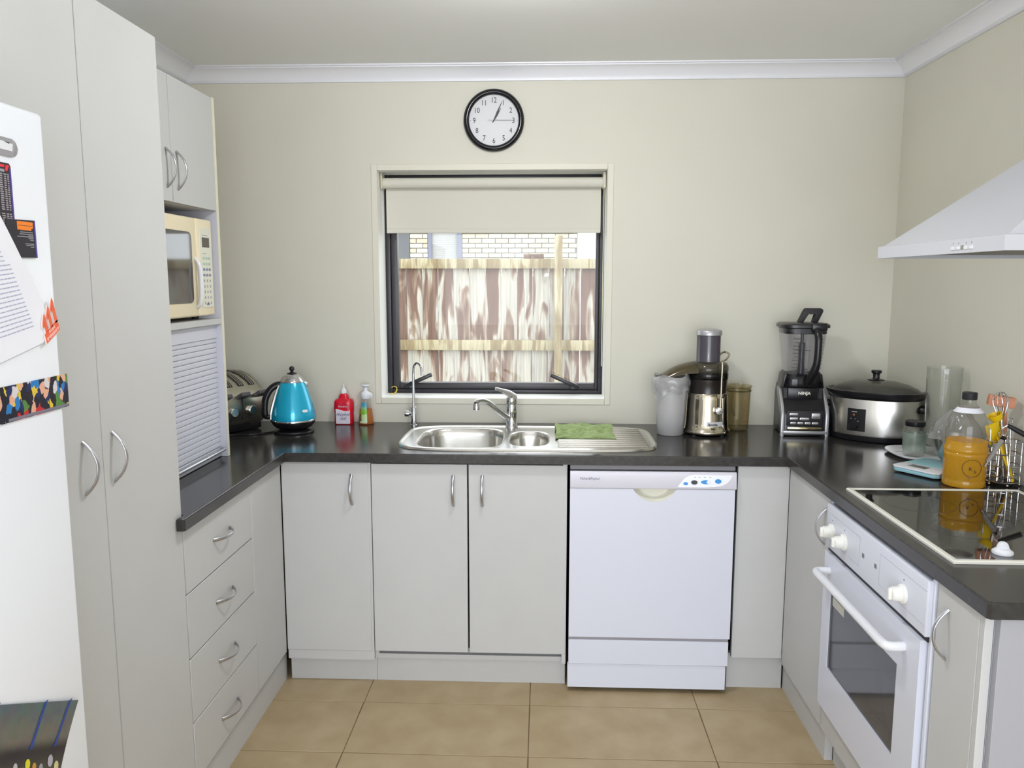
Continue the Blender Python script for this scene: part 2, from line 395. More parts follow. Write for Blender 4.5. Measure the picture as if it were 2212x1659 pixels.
# ================================================================== OUTSIDE
GZ = -0.35
struct(MB().box(-30, WT+0.02, GZ-0.1, 30, 60, GZ).build('ground', mat('pale_concrete', (176, 172, 160), 0.9, vary=0.1, vscale=2)), 'pale ground outside the window')
struct(MB().box(-30, -30, GZ-0.1, 30, YB-0.13, GZ).box(XRW+0.13, YB-0.13, GZ-0.1, 30, WT+0.02, GZ).build('ground_rear', mat('pale_paving', (170, 168, 160), 0.9, vary=0.1, vscale=2)), 'pale paving outside the rear doors')
FY = 3.9
def paling_mat(name, c1, c2, c3):
    m = D.materials.new(name); m.use_nodes = True; nt = m.node_tree; p = nt.nodes['Principled BSDF']; p.inputs['Roughness'].default_value = 0.9
    tc = nt.nodes.new('ShaderNodeTexCoord'); oi = nt.nodes.new('ShaderNodeObjectInfo'); ad = nt.nodes.new('ShaderNodeVectorMath'); ad.operation = 'ADD'
    sc = nt.nodes.new('ShaderNodeMath'); sc.operation = 'MULTIPLY'; sc.inputs[1].default_value = 37
    nt.links.new(oi.outputs['Random'], sc.inputs[0])
    nt.links.new(tc.outputs['Object'], ad.inputs[0]); nt.links.new(sc.outputs[0], ad.inputs[1])
    mp = nt.nodes.new('ShaderNodeMapping'); mp.inputs['Scale'].default_value = (9, 9, 1.5); nt.links.new(ad.outputs[0], mp.inputs[0])
    n = nt.nodes.new('ShaderNodeTexNoise'); n.inputs['Scale'].default_value = 1.0; n.inputs['Detail'].default_value = 3; n.inputs['Distortion'].default_value = 0.9
    nt.links.new(mp.outputs[0], n.inputs[0])
    r = nt.nodes.new('ShaderNodeValToRGB'); e = r.color_ramp.elements
    e[0].position = 0.44; e[0].color = lin(c1)+(1,); e[1].position = 0.545; e[1].color = lin(c3)+(1,)
    k = e.new(0.50); k.color = lin(c2)+(1,)
    nt.links.new(n.outputs[0], r.inputs[0])
    mp2 = nt.nodes.new('ShaderNodeMapping'); mp2.inputs['Scale'].default_value = (60, 60, 2); nt.links.new(ad.outputs[0], mp2.inputs[0])
    n2 = nt.nodes.new('ShaderNodeTexNoise'); n2.inputs['Scale'].default_value = 1.5; nt.links.new(mp2.outputs[0], n2.inputs[0])
    mx = nt.nodes.new('ShaderNodeMix'); mx.data_type = 'RGBA'; mx.blend_type = 'OVERLAY'; mx.inputs[0].default_value = 0.5
    nt.links.new(r.outputs[0], mx.inputs[6]); nt.links.new(n2.outputs[0], mx.inputs[7]); nt.links.new(mx.outputs[2], p.inputs['Base Color'])
    return m
M_pal = paling_mat('weathered_paling', (118, 94, 82), (150, 130, 114), (182, 177, 166))
M_rail = paling_mat('weathered_rail', (142, 126, 96), (160, 146, 114), (180, 170, 142))
fence = thing('paling_fence', 'weathered timber paling fence with two rails outside the window', 'fence', (-0.3, FY, GZ))
pal_me = MB().box(-0.0702, 0.0, 0.0, 0.0702, 0.018, 2.045, 0.002, 1).mesh('paling', M_pal)
for i in range(30):
    place('paling', pal_me, fence, False, (-2.38+0.147*i, FY+0.05, GZ+random.uniform(0.0, 0.02)))
for z0, z1 in ((1.631, 1.72), (0.877, 0.972), (0.02, 0.11)):
    MB().box(-2.6, FY, z0, 2.2, FY+0.048, z1, 0.004).build('rail', M_rail, fence)
MB().box(0.097, FY-0.09, GZ, 0.168, FY-0.002, 1.925, 0.004).build('post', M_rail, fence)
MB().box(-2.3, FY-0.09, GZ, -2.2, FY-0.002, 1.8, 0.004).build('post', M_rail, fence)
MB().box(-0.19, FY+0.07, 1.66, 0.0, FY+0.1, 1.765, 0.004).build('off_cut', M_pal, fence)

HY = 11.0
house = thing('brick_house', 'cream brick neighbouring house beyond the fence with a dark framed window', 'house', (-0.9, HY, GZ))
MB().box(-4.0, HY+0.035, GZ, -2.1, HY+0.25, 2.9).box(-1.48, HY+0.035, GZ, 0.6, HY+0.25, 2.9).box(-2.1, HY+0.035, GZ, -1.48, HY+0.25, 0.9).box(-2.1, HY+0.035, 2.6, -1.48, HY+0.25, 2.9).build('wall', mat('mortar', (168, 166, 163), 0.9), house)
bm_a = MB().box(-0.113, 0, -0.037, 0.113, 0.06, 0.037, 0.004, 1).mesh('brick', mat('cream_brick', (214, 205, 184), 0.9, vary=0.08, vscale=9))
bm_b = MB().box(-0.113, 0, -0.037, 0.113, 0.06, 0.037, 0.004, 1).mesh('brick', mat('pale_brick', (226, 221, 206), 0.9, vary=0.06, vscale=9))
for row in range(14):
    z = 1.63+row*0.086
    for xa, xb in ((-2.43, -2.1), (-1.48, 0.598)):
        x = xa-(0.12 if row % 2 else 0.0)
        while x < xb-0.02:
            l0, l1 = max(x, xa)+0.006, min(x+0.24, xb)-0.006
            if l1-l0 > 0.03:
                o_ = place('brick', random.choice((bm_a, bm_b)), house, False, ((l0+l1)/2, HY, z)); o_.scale.x = (l1-l0)/0.226
            x += 0.24
MB().box(-4.0, HY-0.01, GZ, -2.43, HY+0.03, 2.9).build('dark_cladding', mat('charcoal_cladding', (120, 122, 126), 0.8), house)
wf = frame(MB(), -2.1, 0.9, -1.48, 2.6, HY+0.0, HY+0.08, 0.07, 0.09, 0.07, 0.07).build('window_frame', mat('grey_window_frame', (140, 142, 160), 0.5), house)
MB().box(-2.05, HY+0.06, 0.95, -1.55, HY+0.07, 2.55).build('pane', mat('far_window_pane', (188, 190, 194), 0.15), wf)
bl_me = MB().box(-0.22, 0, -0.017, 0.22, 0.004, 0.017, mtx=Matrix.Rotation(0.5, 4, 'X')).mesh('blind_slat', mat('far_blind_slat', (206, 206, 204), 0.6))
for k in range(24): place('blind_slat', bl_me, wf, False, (-1.815, HY+0.052, 1.62+k*0.04))
MB().box(0.6, HY-0.02, GZ, 0.86, HY+0.25, 2.9, 0.01).build('corner_board', mat('white_corner_board', (240, 240, 240), 0.6), house)
MB().box(-4.2, HY-0.6, 2.9, 1.2, HY+3, 3.0).prism([(HY-0.65, 3.0), (HY+3, 3.0), (HY+3, 4.4)], -4.2, 1.2, 'YZ').build('roof', mat('far_roof', (150, 146, 140), 0.8), house)

# ================================================================== LEFT: FRIDGE, PANTRY, TOWER
PF = -0.963                                    # front plane of the left-hand doors
pan = thing('pantry_cabinet', 'tall cream two door pantry cupboard beside the white fridge', 'cupboard', (-1.24, -1.77, 0))
MB().box(XLW+0.002, -2.112, 0.1, PF-0.019, -1.418, 2.115).build('carcass', M_cabin, pan)
for y0, y1, hy in ((-2.112, -1.7665, -1.838), (-1.7635, -1.416, -1.724)):
    d = MB().box(PF-0.018, y0, 0.12, PF, y1, 2.117, 0.0012, 1).build('door', M_cab, pan)
    handle(d, (PF, hy, 1.129), '+X')
MB().box(XLW+0.002, -2.112, 0.0, PF-0.055, -1.418, 0.1).build('plinth', M_cab, pan)

FX, FYE = -0.820, -2.120                       # fridge door face and its far edge
fr = thing('fridge', 'white fridge at the left edge covered with papers and magnets', 'fridge', (-1.15, -2.48, 0))
MB().box(XLW+0.03, -2.84, 0.03, FX-0.065, FYE-0.004, 1.782, 0.006).build('cabinet_body', M_fridge, fr)
MB().box(FX-0.06, -2.845, 0.62, FX, FYE, 1.79, 0.008, 3).build('fridge_door', M_fridge, fr)
MB().box(FX-0.06, -2.845, 0.06, FX, FYE, 0.61, 0.008, 3).build('freezer_door', M_fridge, fr)
MB().box(FX-0.064, -2.83, 0.62, FX-0.058, FYE-0.008, 1.78).build('door_seal', M_grey, fr)
MB().box(XLW+0.05, -2.82, 0.0, FX-0.09, FYE-0.02, 0.03).build('kick_base', M_grey, fr)
# badge at the frame edge: a grey oval with a white oblong inlay
bd = MB().prism(rrect(-2.36, 1.709, -2.194, 1.736, 0.0125), FX, FX+0.003, 'YZ', 0.001).build('badge', mat('grey_badge', (150, 148, 152), 0.4), fr)
MB().prism([(-2.32, 1.718), (-2.208, 1.717), (-2.206, 1.728), (-2.212, 1.729), (-2.216, 1.7275), (-2.226, 1.730), (-2.32, 1.730)], FX+0.003, FX+0.0036, 'YZ').build('badge_lettering', M_white2, bd)

# papers and magnets on the fridge door
def sheet(name, label, cat, poly, m, d=0.0006, off=0.0006):
    ys = [p[0] for p in poly]; zs = [p[1] for p in poly]
    t = thing(name, label, cat, (FX+off, sum(ys)/len(ys), min(zs)))
    MB().prism(poly, FX+off, FX+off+d, 'YZ').build('sheet', m, t)
    return t
M_menu = mat('menu_black', (34, 30, 40), 0.4)
M_menup = mat('menu_purple', (78, 58, 140), 0.4)
t = sheet('takeaway_menu', 'narrow black takeaway menu with a red heading and columns of grey print', 'menu', [(-2.34, 1.585), (-2.212, 1.585), (-2.212, 1.694), (-2.215, 1.698), (-2.34, 1.698)], M_menu)
MB().box(FX+0.0011, -2.2155, 1.588, FX+0.0016, -2.2123, 1.692).build('border', M_menup, t)
MB().prism([(-2.226, 1.686), (-2.221, 1.686), (-2.2155, 1.695), (-2.223, 1.695)], FX+0.0012, FX+0.0017, 'YZ').build('red_flash', mat('menu_red', (226, 40, 52), 0.4), t)
MB().box(FX+0.0012, -2.34, 1.691, FX+0.0016, -2.227, 1.695).build('heading', mat('menu_red', (226, 40, 52), 0.4), t)
MB().box(FX+0.0012, -2.34, 1.684, FX+0.0016, -2.2275, 1.688).build('subheading', M_inkg, t)
o_ = MB()
for k in range(26):
    z = 1.680-k*0.0033
    if k == 17: continue
    for y0, y1 in ((-2.258, -2.244), (-2.240, -2.232), (-2.2295, -2.2235), (-2.222, -2.217)):
        o_.box(FX+0.0012, y0+random.uniform(0, 0.001), z, FX+0.0014, y1-random.uniform(0, 0.0012), z+0.0018)
o_.build('print_lines', mat('menu_print', (164, 156, 162), 0.6), t)
t = sheet('flyer_card', 'small black flyer card with an orange heading block on the fridge', 'card', [(-2.235, 1.556), (-2.1645, 1.557), (-2.1655, 1.616), (-2.2105, 1.6145), (-2.235, 1.6145)], M_menu, 0.0008, 0.0018)
MB().box(FX+0.0025, -2.1690, 1.558, FX+0.003, -2.1655, 1.6155).build('border', M_menup, t)
MB().prism([(-2.2095, 1.5995), (-2.176, 1.5990), (-2.176, 1.6025), (-2.1715, 1.6025), (-2.1715, 1.6125), (-2.2095, 1.6125)], FX+0.0026, FX+0.003, 'YZ').build('orange_block', M_orange, t)
MB().box(FX+0.003, -2.2075, 1.6060, FX+0.0033, -2.1735, 1.6066).build('rule_line', M_menu, t)
o_ = MB()
for z, a, b in ((1.5955, -2.203, -2.173), (1.5925, -2.205, -2.172), (1.5905, -2.184, -2.172), (1.5885, -2.211, -2.172), (1.5860, -2.184, -2.172), (1.5835, -2.180, -2.172), (1.5775, -2.193, -2.172), (1.575, -2.191, -2.172), (1.5725, -2.18, -2.172)):
    o_.box(FX+0.0026, a, z, FX+0.003, b, z+0.0012)
o_.build('print_lines', M_inkg, t)
# a page curling away from the door
t = thing('printed_page', 'large white printed page curling off the fridge under the emergency magnet', 'paper', (FX+0.002, -2.25, 1.36))
def page(u, v):
    top = Vector((FX+0.004, -2.30, 1.63)); 
    y0 = -2.40
    ye = -2.262+0.128*(1-(1-v)**1.25)*1.0                 # right edge runs down to the magnet
    z = 1.625-0.205*v-0.055*v*(1-u)*0.9
    if v > 0.86: ye -= (v-0.86)*0.25
    y = y0+(ye-y0)*u
    return (FX+0.0032+0.010*u*max(0, 0.55-v)+0.0008*u, y, z)
MB().quadfn(page, 14, 20).build('sheet', M_paper, t, angle=80)
o_ = MB()
for k in range(22):
    v = 0.2+0.03*k
    for a in range(10):
        u0, u1 = 0.45+a*0.043, 0.45+a*0.043+0.036
        if u1 > 0.86-0.2*max(0, 0.5-v): continue
        p, q = Vector(page(u0, v)), Vector(page(u1, v)); e = Vector((0.0006, 0, 0)); h = Vector((0, 0, 0.0016))
        tb = bmesh.new(); tb.faces.new([tb.verts.new(x) for x in (p+e, q+e, q+e+h, p+e+h)]); o_._merge(tb)
o_.build('print_lines', M_inkblue, t)
# emergency number magnet: three slanted ones
t = thing('emergency_magnet', 'orange cut-out magnet reading 111 at the fridge door edge', 'magnet', (FX+0.004, -2.145, 1.42))
ax = Vector((0, 0.036, 0.020)); ay = Vector((0, -0.014, 0.050))          # the magnet is tilted on the door
o0 = Vector((FX+0.007, -2.163, 1.4185))
def mp_(a, b): v = o0+ax*a+ay*b; return (v.y, v.z)
def ones(mb, g, x0, x1):
    """three slanted figure ones on a common foot, grown by g"""
    mb.prism([mp_(-g, -g), mp_(1+g, -g), mp_(1+g, 0.36), mp_(-g, 0.30)], x0, x1, 'YZ')
    for l_, r_, h_ in ((0.10, 0.28, 0.86), (0.46, 0.63, 0.98), (0.82, 1.0, 1.08)):
        mb.prism([mp_(l_-g, 0.3), mp_(r_+g, 0.3), mp_(r_+g, h_-0.12+g), mp_((l_+r_)/2+0.04, h_+g), mp_(l_-g, h_-0.14)], x0, x1, 'YZ')
        mb.prism([mp_(l_-g, h_-0.14), mp_(l_-0.11-g, h_-0.28-g), mp_(l_-0.09, h_-0.36-g), mp_(l_+0.02, h_-0.30)], x0, x1, 'YZ')
    return mb
ones(MB(), 0.035, FX+0.0045, FX+0.0062).build('backing', mat('magnet_clear_edge', (226, 214, 206), 0.3), t)
ones(MB(), 0.0, FX+0.0062, FX+0.0070).build('cut_out', M_magnet, t)
c1 = o0+ax*0.5+ay*0.09
text('EMERGENCY', 0.0068, (FX+0.0072, c1.y, c1.z), ax, ay, mat('magnet_print', (250, 190, 180), 0.4), t, sx=0.95, bold=0.0002)
c1 = o0+ax*0.5+ay*0.235
text('IN AN', 0.0066, (FX+0.0072, c1.y, c1.z), ax, ay, mat('magnet_print', (250, 190, 180), 0.4), t, bold=0.0002)
# picture strip: a dark strip with plain patches of colour
def strip_mat():
    m = D.materials.new('strip_print'); m.use_nodes = True; nt = m.node_tree; p = nt.nodes['Principled BSDF']; p.inputs['Roughness'].default_value = 0.3
    tc = nt.nodes.new('ShaderNodeTexCoord'); mp = nt.nodes.new('ShaderNodeMapping'); mp.inputs['Scale'].default_value = (1, 95, 62); nt.links.new(tc.outputs['Object'], mp.inputs[0])
    nz = nt.nodes.new('ShaderNodeTexNoise'); nz.inputs['Scale'].default_value = 1.3; nt.links.new(mp.outputs[0], nz.inputs[0])
    ad = nt.nodes.new('ShaderNodeVectorMath'); ad.operation = 'ADD'; nt.links.new(mp.outputs[0], ad.inputs[0]); nt.links.new(nz.outputs['Color'], ad.inputs[1])
    vo = nt.nodes.new('ShaderNodeTexVoronoi'); vo.inputs['Scale'].default_value = 1.0; nt.links.new(ad.outputs[0], vo.inputs[0])
    sp_ = nt.nodes.new('ShaderNodeSeparateXYZ'); nt.links.new(vo.outputs['Color'], sp_.inputs[0])
    rp = nt.nodes.new('ShaderNodeValToRGB'); rp.color_ramp.interpolation = 'CONSTANT'; nt.links.new(sp_.outputs['X'], rp.inputs[0])
    e = rp.color_ramp.elements; e[0].position = 0; e[0].color = lin((26, 24, 38))+(1,); e[1].position = 0.9; e[1].color = lin((220, 190, 60))+(1,)
    for ps, c in ((0.34, (196, 40, 44)), (0.44, (40, 120, 186)), (0.54, (214, 206, 208)), (0.60, (222, 168, 140)), (0.70, (84, 130, 60)), (0.78, (28, 40, 90))): k = e.new(ps); k.color = lin(c)+(1,)
    nt.links.new(rp.outputs[0], p.inputs['Base Color'])
    return m
t = thing('picture_strip', 'dark glossy picture strip with bright colour patches stuck across the fridge', 'picture', (FX+0.001, -2.2, 1.31))
sp = lambda u, v: (-2.42+0.311*u+0.0005*v, 1.303+0.0075*u*0.4+0.056*v)
MB().prism([sp(0, 0), sp(1, 0), sp(1, 1), sp(0, 1)], FX+0.001, FX+0.0022, 'YZ').build('sheet', strip_mat(), t)
MB().prism([sp(0.5, 0.02), sp(0.99, 0.02), sp(0.99, 0.10), sp(0.5, 0.10)], FX+0.0022, FX+0.0032, 'YZ').build('caption_band', mat('strip_caption', (120, 116, 132), 0.4), t)
# curled photo print near the bottom of the frame
t = thing('photo_print', 'curled dark photo print of a crowd hanging low on the fridge door', 'photo', (FX+0.001, -2.3, 0.60))
def photo(u, v):
    lift = 0.005*u**3*(1-v)**2
    y = -2.152-0.889*0.40*(1-u)-0.41*0.26*v+0.030*u*u*v*(1-v)*-2.2
    z = 0.790+0.457*0.40*(1-u)-0.912*0.26*v
    return (FX+0.002+lift, y, z)
m = D.materials.new('photo_image'); m.use_nodes = True; nt = m.node_tree; p_ = nt.nodes['Principled BSDF']; p_.inputs['Roughness'].default_value = 0.3
tc = nt.nodes.new('ShaderNodeTexCoord'); sx_ = nt.nodes.new('ShaderNodeSeparateXYZ'); nt.links.new(tc.outputs['Object'], sx_.inputs[0])
rp = nt.nodes.new('ShaderNodeValToRGB'); mr = nt.nodes.new('ShaderNodeMapRange'); mr.inputs[1].default_value = -0.15; mr.inputs[2].default_value = 0.24
vd = nt.nodes.new('ShaderNodeVectorMath'); vd.operation = 'DOT_PRODUCT'; vd.inputs[1].default_value = (0, 0.457, 0.889); nt.links.new(tc.outputs['Object'], vd.inputs[0]); nt.links.new(vd.outputs['Value'], mr.inputs[0]); nt.links.new(mr.outputs[0], rp.inputs[0])
rp.color_ramp.interpolation = 'EASE'
E_ = rp.color_ramp.elements; E_[0].position = 0.70; E_[0].color = lin((74, 74, 66))+(1,); E_[1].position = 0.80; E_[1].color = lin((42, 40, 46))+(1,)
k = E_.new(0.855); k.color = lin((104, 100, 92))+(1,); k = E_.new(0.985); k.color = lin((84, 96, 98))+(1,)
nz = nt.nodes.new('ShaderNodeTexNoise'); nz.inputs['Scale'].default_value = 60; nt.links.new(tc.outputs['Object'], nz.inputs[0])
mx = nt.nodes.new('ShaderNodeMix'); mx.data_type = 'RGBA'; mx.blend_type = 'OVERLAY'; mx.inputs[0].default_value = 0.35
nt.links.new(rp.outputs[0], mx.inputs[6]); nt.links.new(nz.outputs['Color'], mx.inputs[7]); nt.links.new(mx.outputs[2], p_.inputs['Base Color'])
MB().quadfn(photo, 12, 16).build('print', m, t, angle=80)
for uu in (0.46, 0.76, 0.93):
    o_ = MB()
    for k in range(8):
        a, b = Vector(photo(uu-0.03*k/8, k*0.033)), Vector(photo(uu-0.03*(k+1)/8, (k+1)*0.033)); e = Vector((0.0008, 0, 0)); wv = Vector((0, 0.009, 0))
        tb = bmesh.new(); tb.faces.new([tb.verts.new(x) for x in (a+e, a+e+wv, b+e+wv, b+e)]); o_._merge(tb)
    o_.build('blue_stripe', mat('photo_blue', (40, 70, 140), 0.35), t)
for uu, vv, s_, c in ((0.74, 0.34, 0.006, (214, 206, 40)), (0.9, 0.335, 0.007, (170, 166, 176)), (0.79, 0.36, 0.005, (190, 140, 60)), (0.66, 0.35, 0.005, (180, 180, 184)), (0.84, 0.37, 0.005, (150, 150, 150)), (0.955, 0.37, 0.006, (200, 190, 140)), (0.72, 0.385, 0.006, (170, 176, 60)), (0.87, 0.40, 0.005, (190, 186, 170))):
    q = Vector(photo(uu, vv))
    MB().prism([(q.y+s_*math.cos(a*PI/4), q.z+1.5*s_*math.sin(a*PI/4)) for a in range(8)], q.x+0.0006, q.x+0.0009, 'YZ').build('bright_figure', mat('photo_dot_%d_%d_%d' % c, c, 0.35), t)

# drawers under the left worktop
dr = thing('drawer_cabinet', 'cream base cabinet of four drawers under the left worktop', 'drawers', (-1.24, -1.1, 0))
MB().box(XLW+0.002, -1.412, 0.1, PF-0.02, -0.647, 0.862).build('carcass', M_cabin, dr)
for z0, z1, hz in ((0.675, 0.858, 0.766), (0.490, 0.671, 0.575), (0.303, 0.486, 0.3915), (0.128, 0.299, 0.2065)):
    d = MB().box(PF-0.018, -1.411, z0, PF, -0.924, z1, 0.0012, 1).build('drawer_front', M_cab, dr)
    handle(d, (PF, -1.165, hz), '+X', True)
MB().box(PF-0.018, -0.921, 0.128, PF, -0.628, 0.858, 0.0012, 1).build('corner_panel', M_cab, dr)
MB().box(XLW+0.002, -1.412, 0.0, PF-0.018, -0.582, 0.1).build('plinth', M_cab, dr)

# tower with overhead doors, microwave niche and roller shutter, standing on the left worktop
TX, TY0, TY1 = -1.121, -1.413, -0.692
tw = thing('microwave_tower', 'cream wall tower with two overhead doors, open niche and roller shutter', 'cupboard', (-1.32, -1.05, 0.9))
MB().box(XLW+0.002, TY1-0.018, 0.9005, TX, TY1, 2.132, 0.001, 1).build('side_panel', M_cabin, tw)
MB().box(TX, TY1-0.018, 0.9005, TX+0.0012, TY1, 2.132).build('edge_strip', M_edge, tw)
MB().box(XLW+0.002, TY0, 0.9005, TX, TY0+0.018, 2.132, 0.001, 1).build('side_panel', M_cabin, tw)
MB().box(XLW+0.002, TY0+0.018, 2.114, TX-0.02, TY1-0.018, 2.132).build('top_panel', M_cabin, tw)
MB().box(XLW+0.002, TY0+0.018, 1.756, TX-0.02, TY1-0.018, 1.774).build('shelf', M_cabin, tw)
MB().box(XLW+0.002, TY0+0.018, 1.371, TX, TY1-0.018, 1.391, 0.001, 1).build('shelf', M_cab, tw)
MB().box(XLW+0.002, TY0+0.018, 0.9005, XLW+0.01, TY1-0.018, 2.114).build('back_panel', M_cabin, tw)
ym = (TY0+TY1)/2+0.026
for y0, y1, hy in ((TY0+0.002, ym-0.0015, -1.06), (ym+0.0015, TY1-0.001, -0.99)):
    d = MB().box(TX-0.018, y0, 1.756, TX, y1, 2.130, 0.0012, 1).build('door', M_cab, tw)
    handle(d, (TX, hy, 1.854), '+X')
MB().box(TX-0.036, TY0+0.018, 1.322, TX-0.018, TY1-0.018, 1.371, 0.001, 1).build('shutter_header', M_cabin, tw)
sh = MB().box(TX-0.034, TY0+0.019, 0.9015, TX-0.022, TY1-0.019, 0.934, 0.002, 1).build('roller_shutter', M_cabin, tw)
sl = MB().tube([(TX-0.018, TY0+0.05, 0.930), (TX-0.006, TY0+0.055, 0.928), (TX-0.006, TY1-0.03, 0.928), (TX-0.018, TY1-0.025, 0.930)], 0.006, 10).build('shutter_handle', M_satin, sh)
slat_me = MB().prism([(-0.034, 0.0), (-0.0242, 0.0004), (-0.0228, 0.002), (-0.0222, 0.009), (-0.0228, 0.0155), (-0.0242, 0.0168), (-0.034, 0.0172)], TY0+0.019, TY1-0.019, 'XZ').mesh('slat', M_cabin, 30)
for k in range(22): place('slat', slat_me, sh, False, (TX, 0, 0.936+k*0.0176))

# microwave in the niche
mw = thing('microwave_oven', 'old cream microwave oven with a dark window in the tower niche', 'microwave', (-1.3, -0.985, 1.391))
MX = TX-0.006; my0, my1, mz0, mz1 = -1.225, -0.742, 1.404, 1.722
MB().box(MX-0.34, my0, mz0, MX-0.02, my1, mz1, 0.006).build('body', mat('cream_body', (226, 214, 180), 0.4), mw)
MB().box(MX-0.022, my0, mz0, MX, my1-0.125, mz1, 0.008, 3).build('door', M_cream, mw)
MB().box(MX-0.022, my1-0.122, mz0, MX-0.001, my1, mz1, 0.006, 3).build('control_surround', M_cream, mw)
MB().box(MX-0.003, my1-0.100, mz0+0.028, MX+0.0008, my1-0.012, mz1-0.03, 0.0004, 1).build('control_panel', mat('pale_panel', (218, 217, 202), 0.35), mw)
MB().prism(rrect(my0+0.035, mz0+0.045, my1-0.165, mz1-0.048, 0.018), MX-0.001, MX+0.0015, 'YZ', 0.0006, 1).build('window', M_microglass, mw)
h = MB(); h.tube([(MX, my1-0.142, mz0+0.03), (MX+0.012, my1-0.142, mz0+0.045), (MX+0.016, my1-0.142, mz0+0.09), (MX+0.014, my1-0.142, mz0+0.16), (MX, my1-0.142, mz0+0.19)], [0.006, 0.008, 0.0085, 0.008, 0.005], 12, 4)
h.build('door_handle', mat('grey_white_plastic', (222, 222, 224), 0.2), mw)
MB().box(MX+0.0008, my1-0.085, mz1-0.092, MX+0.0016, my1-0.030, mz1-0.060).build('display', mat('display_brown', (66, 58, 44), 0.2), mw)
bt = {}
def flatbtn(parent, y, z, ry, rz, m, x=MX+0.0008, d=0.0008, n=10):
    MB().prism([(y+ry*math.cos(2*PI*k/n), z+rz*math.sin(2*PI*k/n)) for k in range(n)], x, x+d, 'YZ').build('button', m, parent)
for r_ in range(9):
    for c_ in range(3):
        y = my1-0.078+c_*0.022; z = mz1-0.128-r_*0.0185
        flatbtn(mw, y, z, 0.0085 if r_ < 4 else 0.0035, 0.0048 if r_ < 4 else 0.005, mat('button_green', (168, 190, 172), 0.4) if r_ < 2 else (mat('button_slate', (120, 126, 150), 0.4) if r_ < 4 else mat('button_grey', (150, 150, 150), 0.4)))
flatbtn(mw, my1-0.058, mz0+0.038, 0.011, 0.004, mat('button_slate', (120, 126, 150), 0.4))
MB().box(MX+0.0008, my1-0.08, mz1-0.054, MX+0.0012, my1-0.04, mz1-0.052).box(MX+0.0008, my1-0.085, mz1-0.114, MX+0.0012, my1-0.055, mz1-0.112).build('print_lines', M_inkg, mw)
for y in (my0+0.04, my1-0.05):
    for x in (MX-0.05, MX-0.3): MB().lathe([(0.012, 0), (0.012, 0.014)], (x, y, 1.391), 14).build('foot', M_blackm, mw)

# ================================================================== BASE CABINETS, BACK RUN
BF = -0.625
ba = thing('single_base_cabinet', 'cream single door base cabinet in the corner left of the sink', 'cabinet', (-0.79, -0.32, 0))
MB().box(-0.958, BF+0.002, 0.1, -0.630, -0.003, 0.862).build('carcass', M_cab, ba)
d = MB().box(-0.9605, BF, 0.137, -0.638, BF+0.018, 0.858, 0.0012, 1).build('door', M_cab, ba)
handle(d, (-0.7005, BF, 0.760), '-Y')
MB().box(-0.962, -0.583, 0.0, -0.63, -0.56, 0.136).build('plinth', M_cab, ba)
bb = thing('double_base_cabinet', 'cream two door base cabinet directly under the sink', 'cabinet', (-0.27, -0.32, 0))
MB().box(-0.6295, BF+0.02, 0.1, -0.615, -0.003, 0.862).box(0.074, BF+0.001, 0.1, 0.089, -0.003, 0.862).box(-0.615, BF+0.02, 0.1, 0.074, -0.003, 0.118).box(-0.615, -0.02, 0.118, 0.074, -0.003, 0.862).build('carcass', M_cab, bb)
for x0, x1, hx in ((-0.627, -0.2755, -0.326), (-0.2695, 0.0865, -0.220)):
    d = MB().box(x0, BF, 0.137, x1, BF+0.018, 0.858, 0.0012, 1).build('door', M_cab, bb)
    handle(d, (hx, BF, 0.760), '-Y')
MB().box(-0.629, -0.583, 0.0, 0.0885, -0.56, 0.136).build('plinth', M_cab, bb)
fp = thing('filler_panel', 'blank cream filler panel between the dishwasher and the right corner', 'panel', (0.79, -0.6, 0))
MB().box(0.701, BF, 0.137, 0.8848, BF+0.018, 0.864, 0.0012, 1).build('panel', M_cab, fp)
MB().box(0.695, -0.583, 0.0, 0.9, -0.56, 0.136).build('plinth', M_cab, fp)

# dishwasher
dw = thing('dishwasher', 'white built-in dishwasher with blue control buttons under the worktop', 'dishwasher', (0.395, -0.35, 0))
DY = -0.645; dx0, dx1 = 0.099, 0.692
MB().box(dx0+0.004, DY+0.03, 0.02, dx1-0.004, -0.05, 0.860).build('body', M_grey, dw)
MB().box(dx0, DY+0.016, 0.846, dx1-0.002, DY+0.03, 0.862, 0.001, 1).build('top_trim', mat('shaded_trim_grey', (126, 126, 130), 0.5), dw)  # metal trim, its grey carries the shade below the worktop edge
MB().prism([(DY+0.02, 0.7815), (DY-0.002, 0.7815), (DY-0.004, 0.786), (DY+0.002, 0.838), (DY+0.006, 0.842), (DY+0.02, 0.842)], dx0, dx1, 'YZ', 0.0006, 1).build('control_fascia', mat('lilac_white', (212, 210, 220), 0.3), dw)
cx_, ch, sag = 0.4025, 0.077, 0.047
rr = (ch*ch+sag*sag)/(2*sag); a0 = math.asin(ch/rr)
arc = [(cx_+rr*math.sin(-a0+2*a0*k/24), 0.780+rr*math.cos(a0)-rr*math.cos(-a0+2*a0*k/24)) for k in range(25)]
MB().prism([(dx0, 0.2175), (dx1-0.004, 0.2175), (dx1-0.004, 0.780)]+arc[::-1]+[(dx0, 0.780)], DY, DY+0.02, 'XZ').build('door', M_white, dw)
def scoop(u, v):
    s = 1-v*0.35
    x = cx_+rr*math.sin((-a0+2*a0*u))*s
    zz = 0.780-(0.780-(0.780+rr*math.cos(a0)-rr*math.cos(-a0+2*a0*u)))*s
    return (x, DY+0.001+0.026*math.sin(v*PI/2), zz)
MB().quadfn(scoop, 24, 8).quadfn(lambda u, v: (lambda q: (q[0], DY+0.027, 0.783+(q[2]-0.783)*v))(scoop(u, 1.0)), 24, 2).build('handle_recess', mat('cream_recess', (222, 220, 204), 0.35), dw)
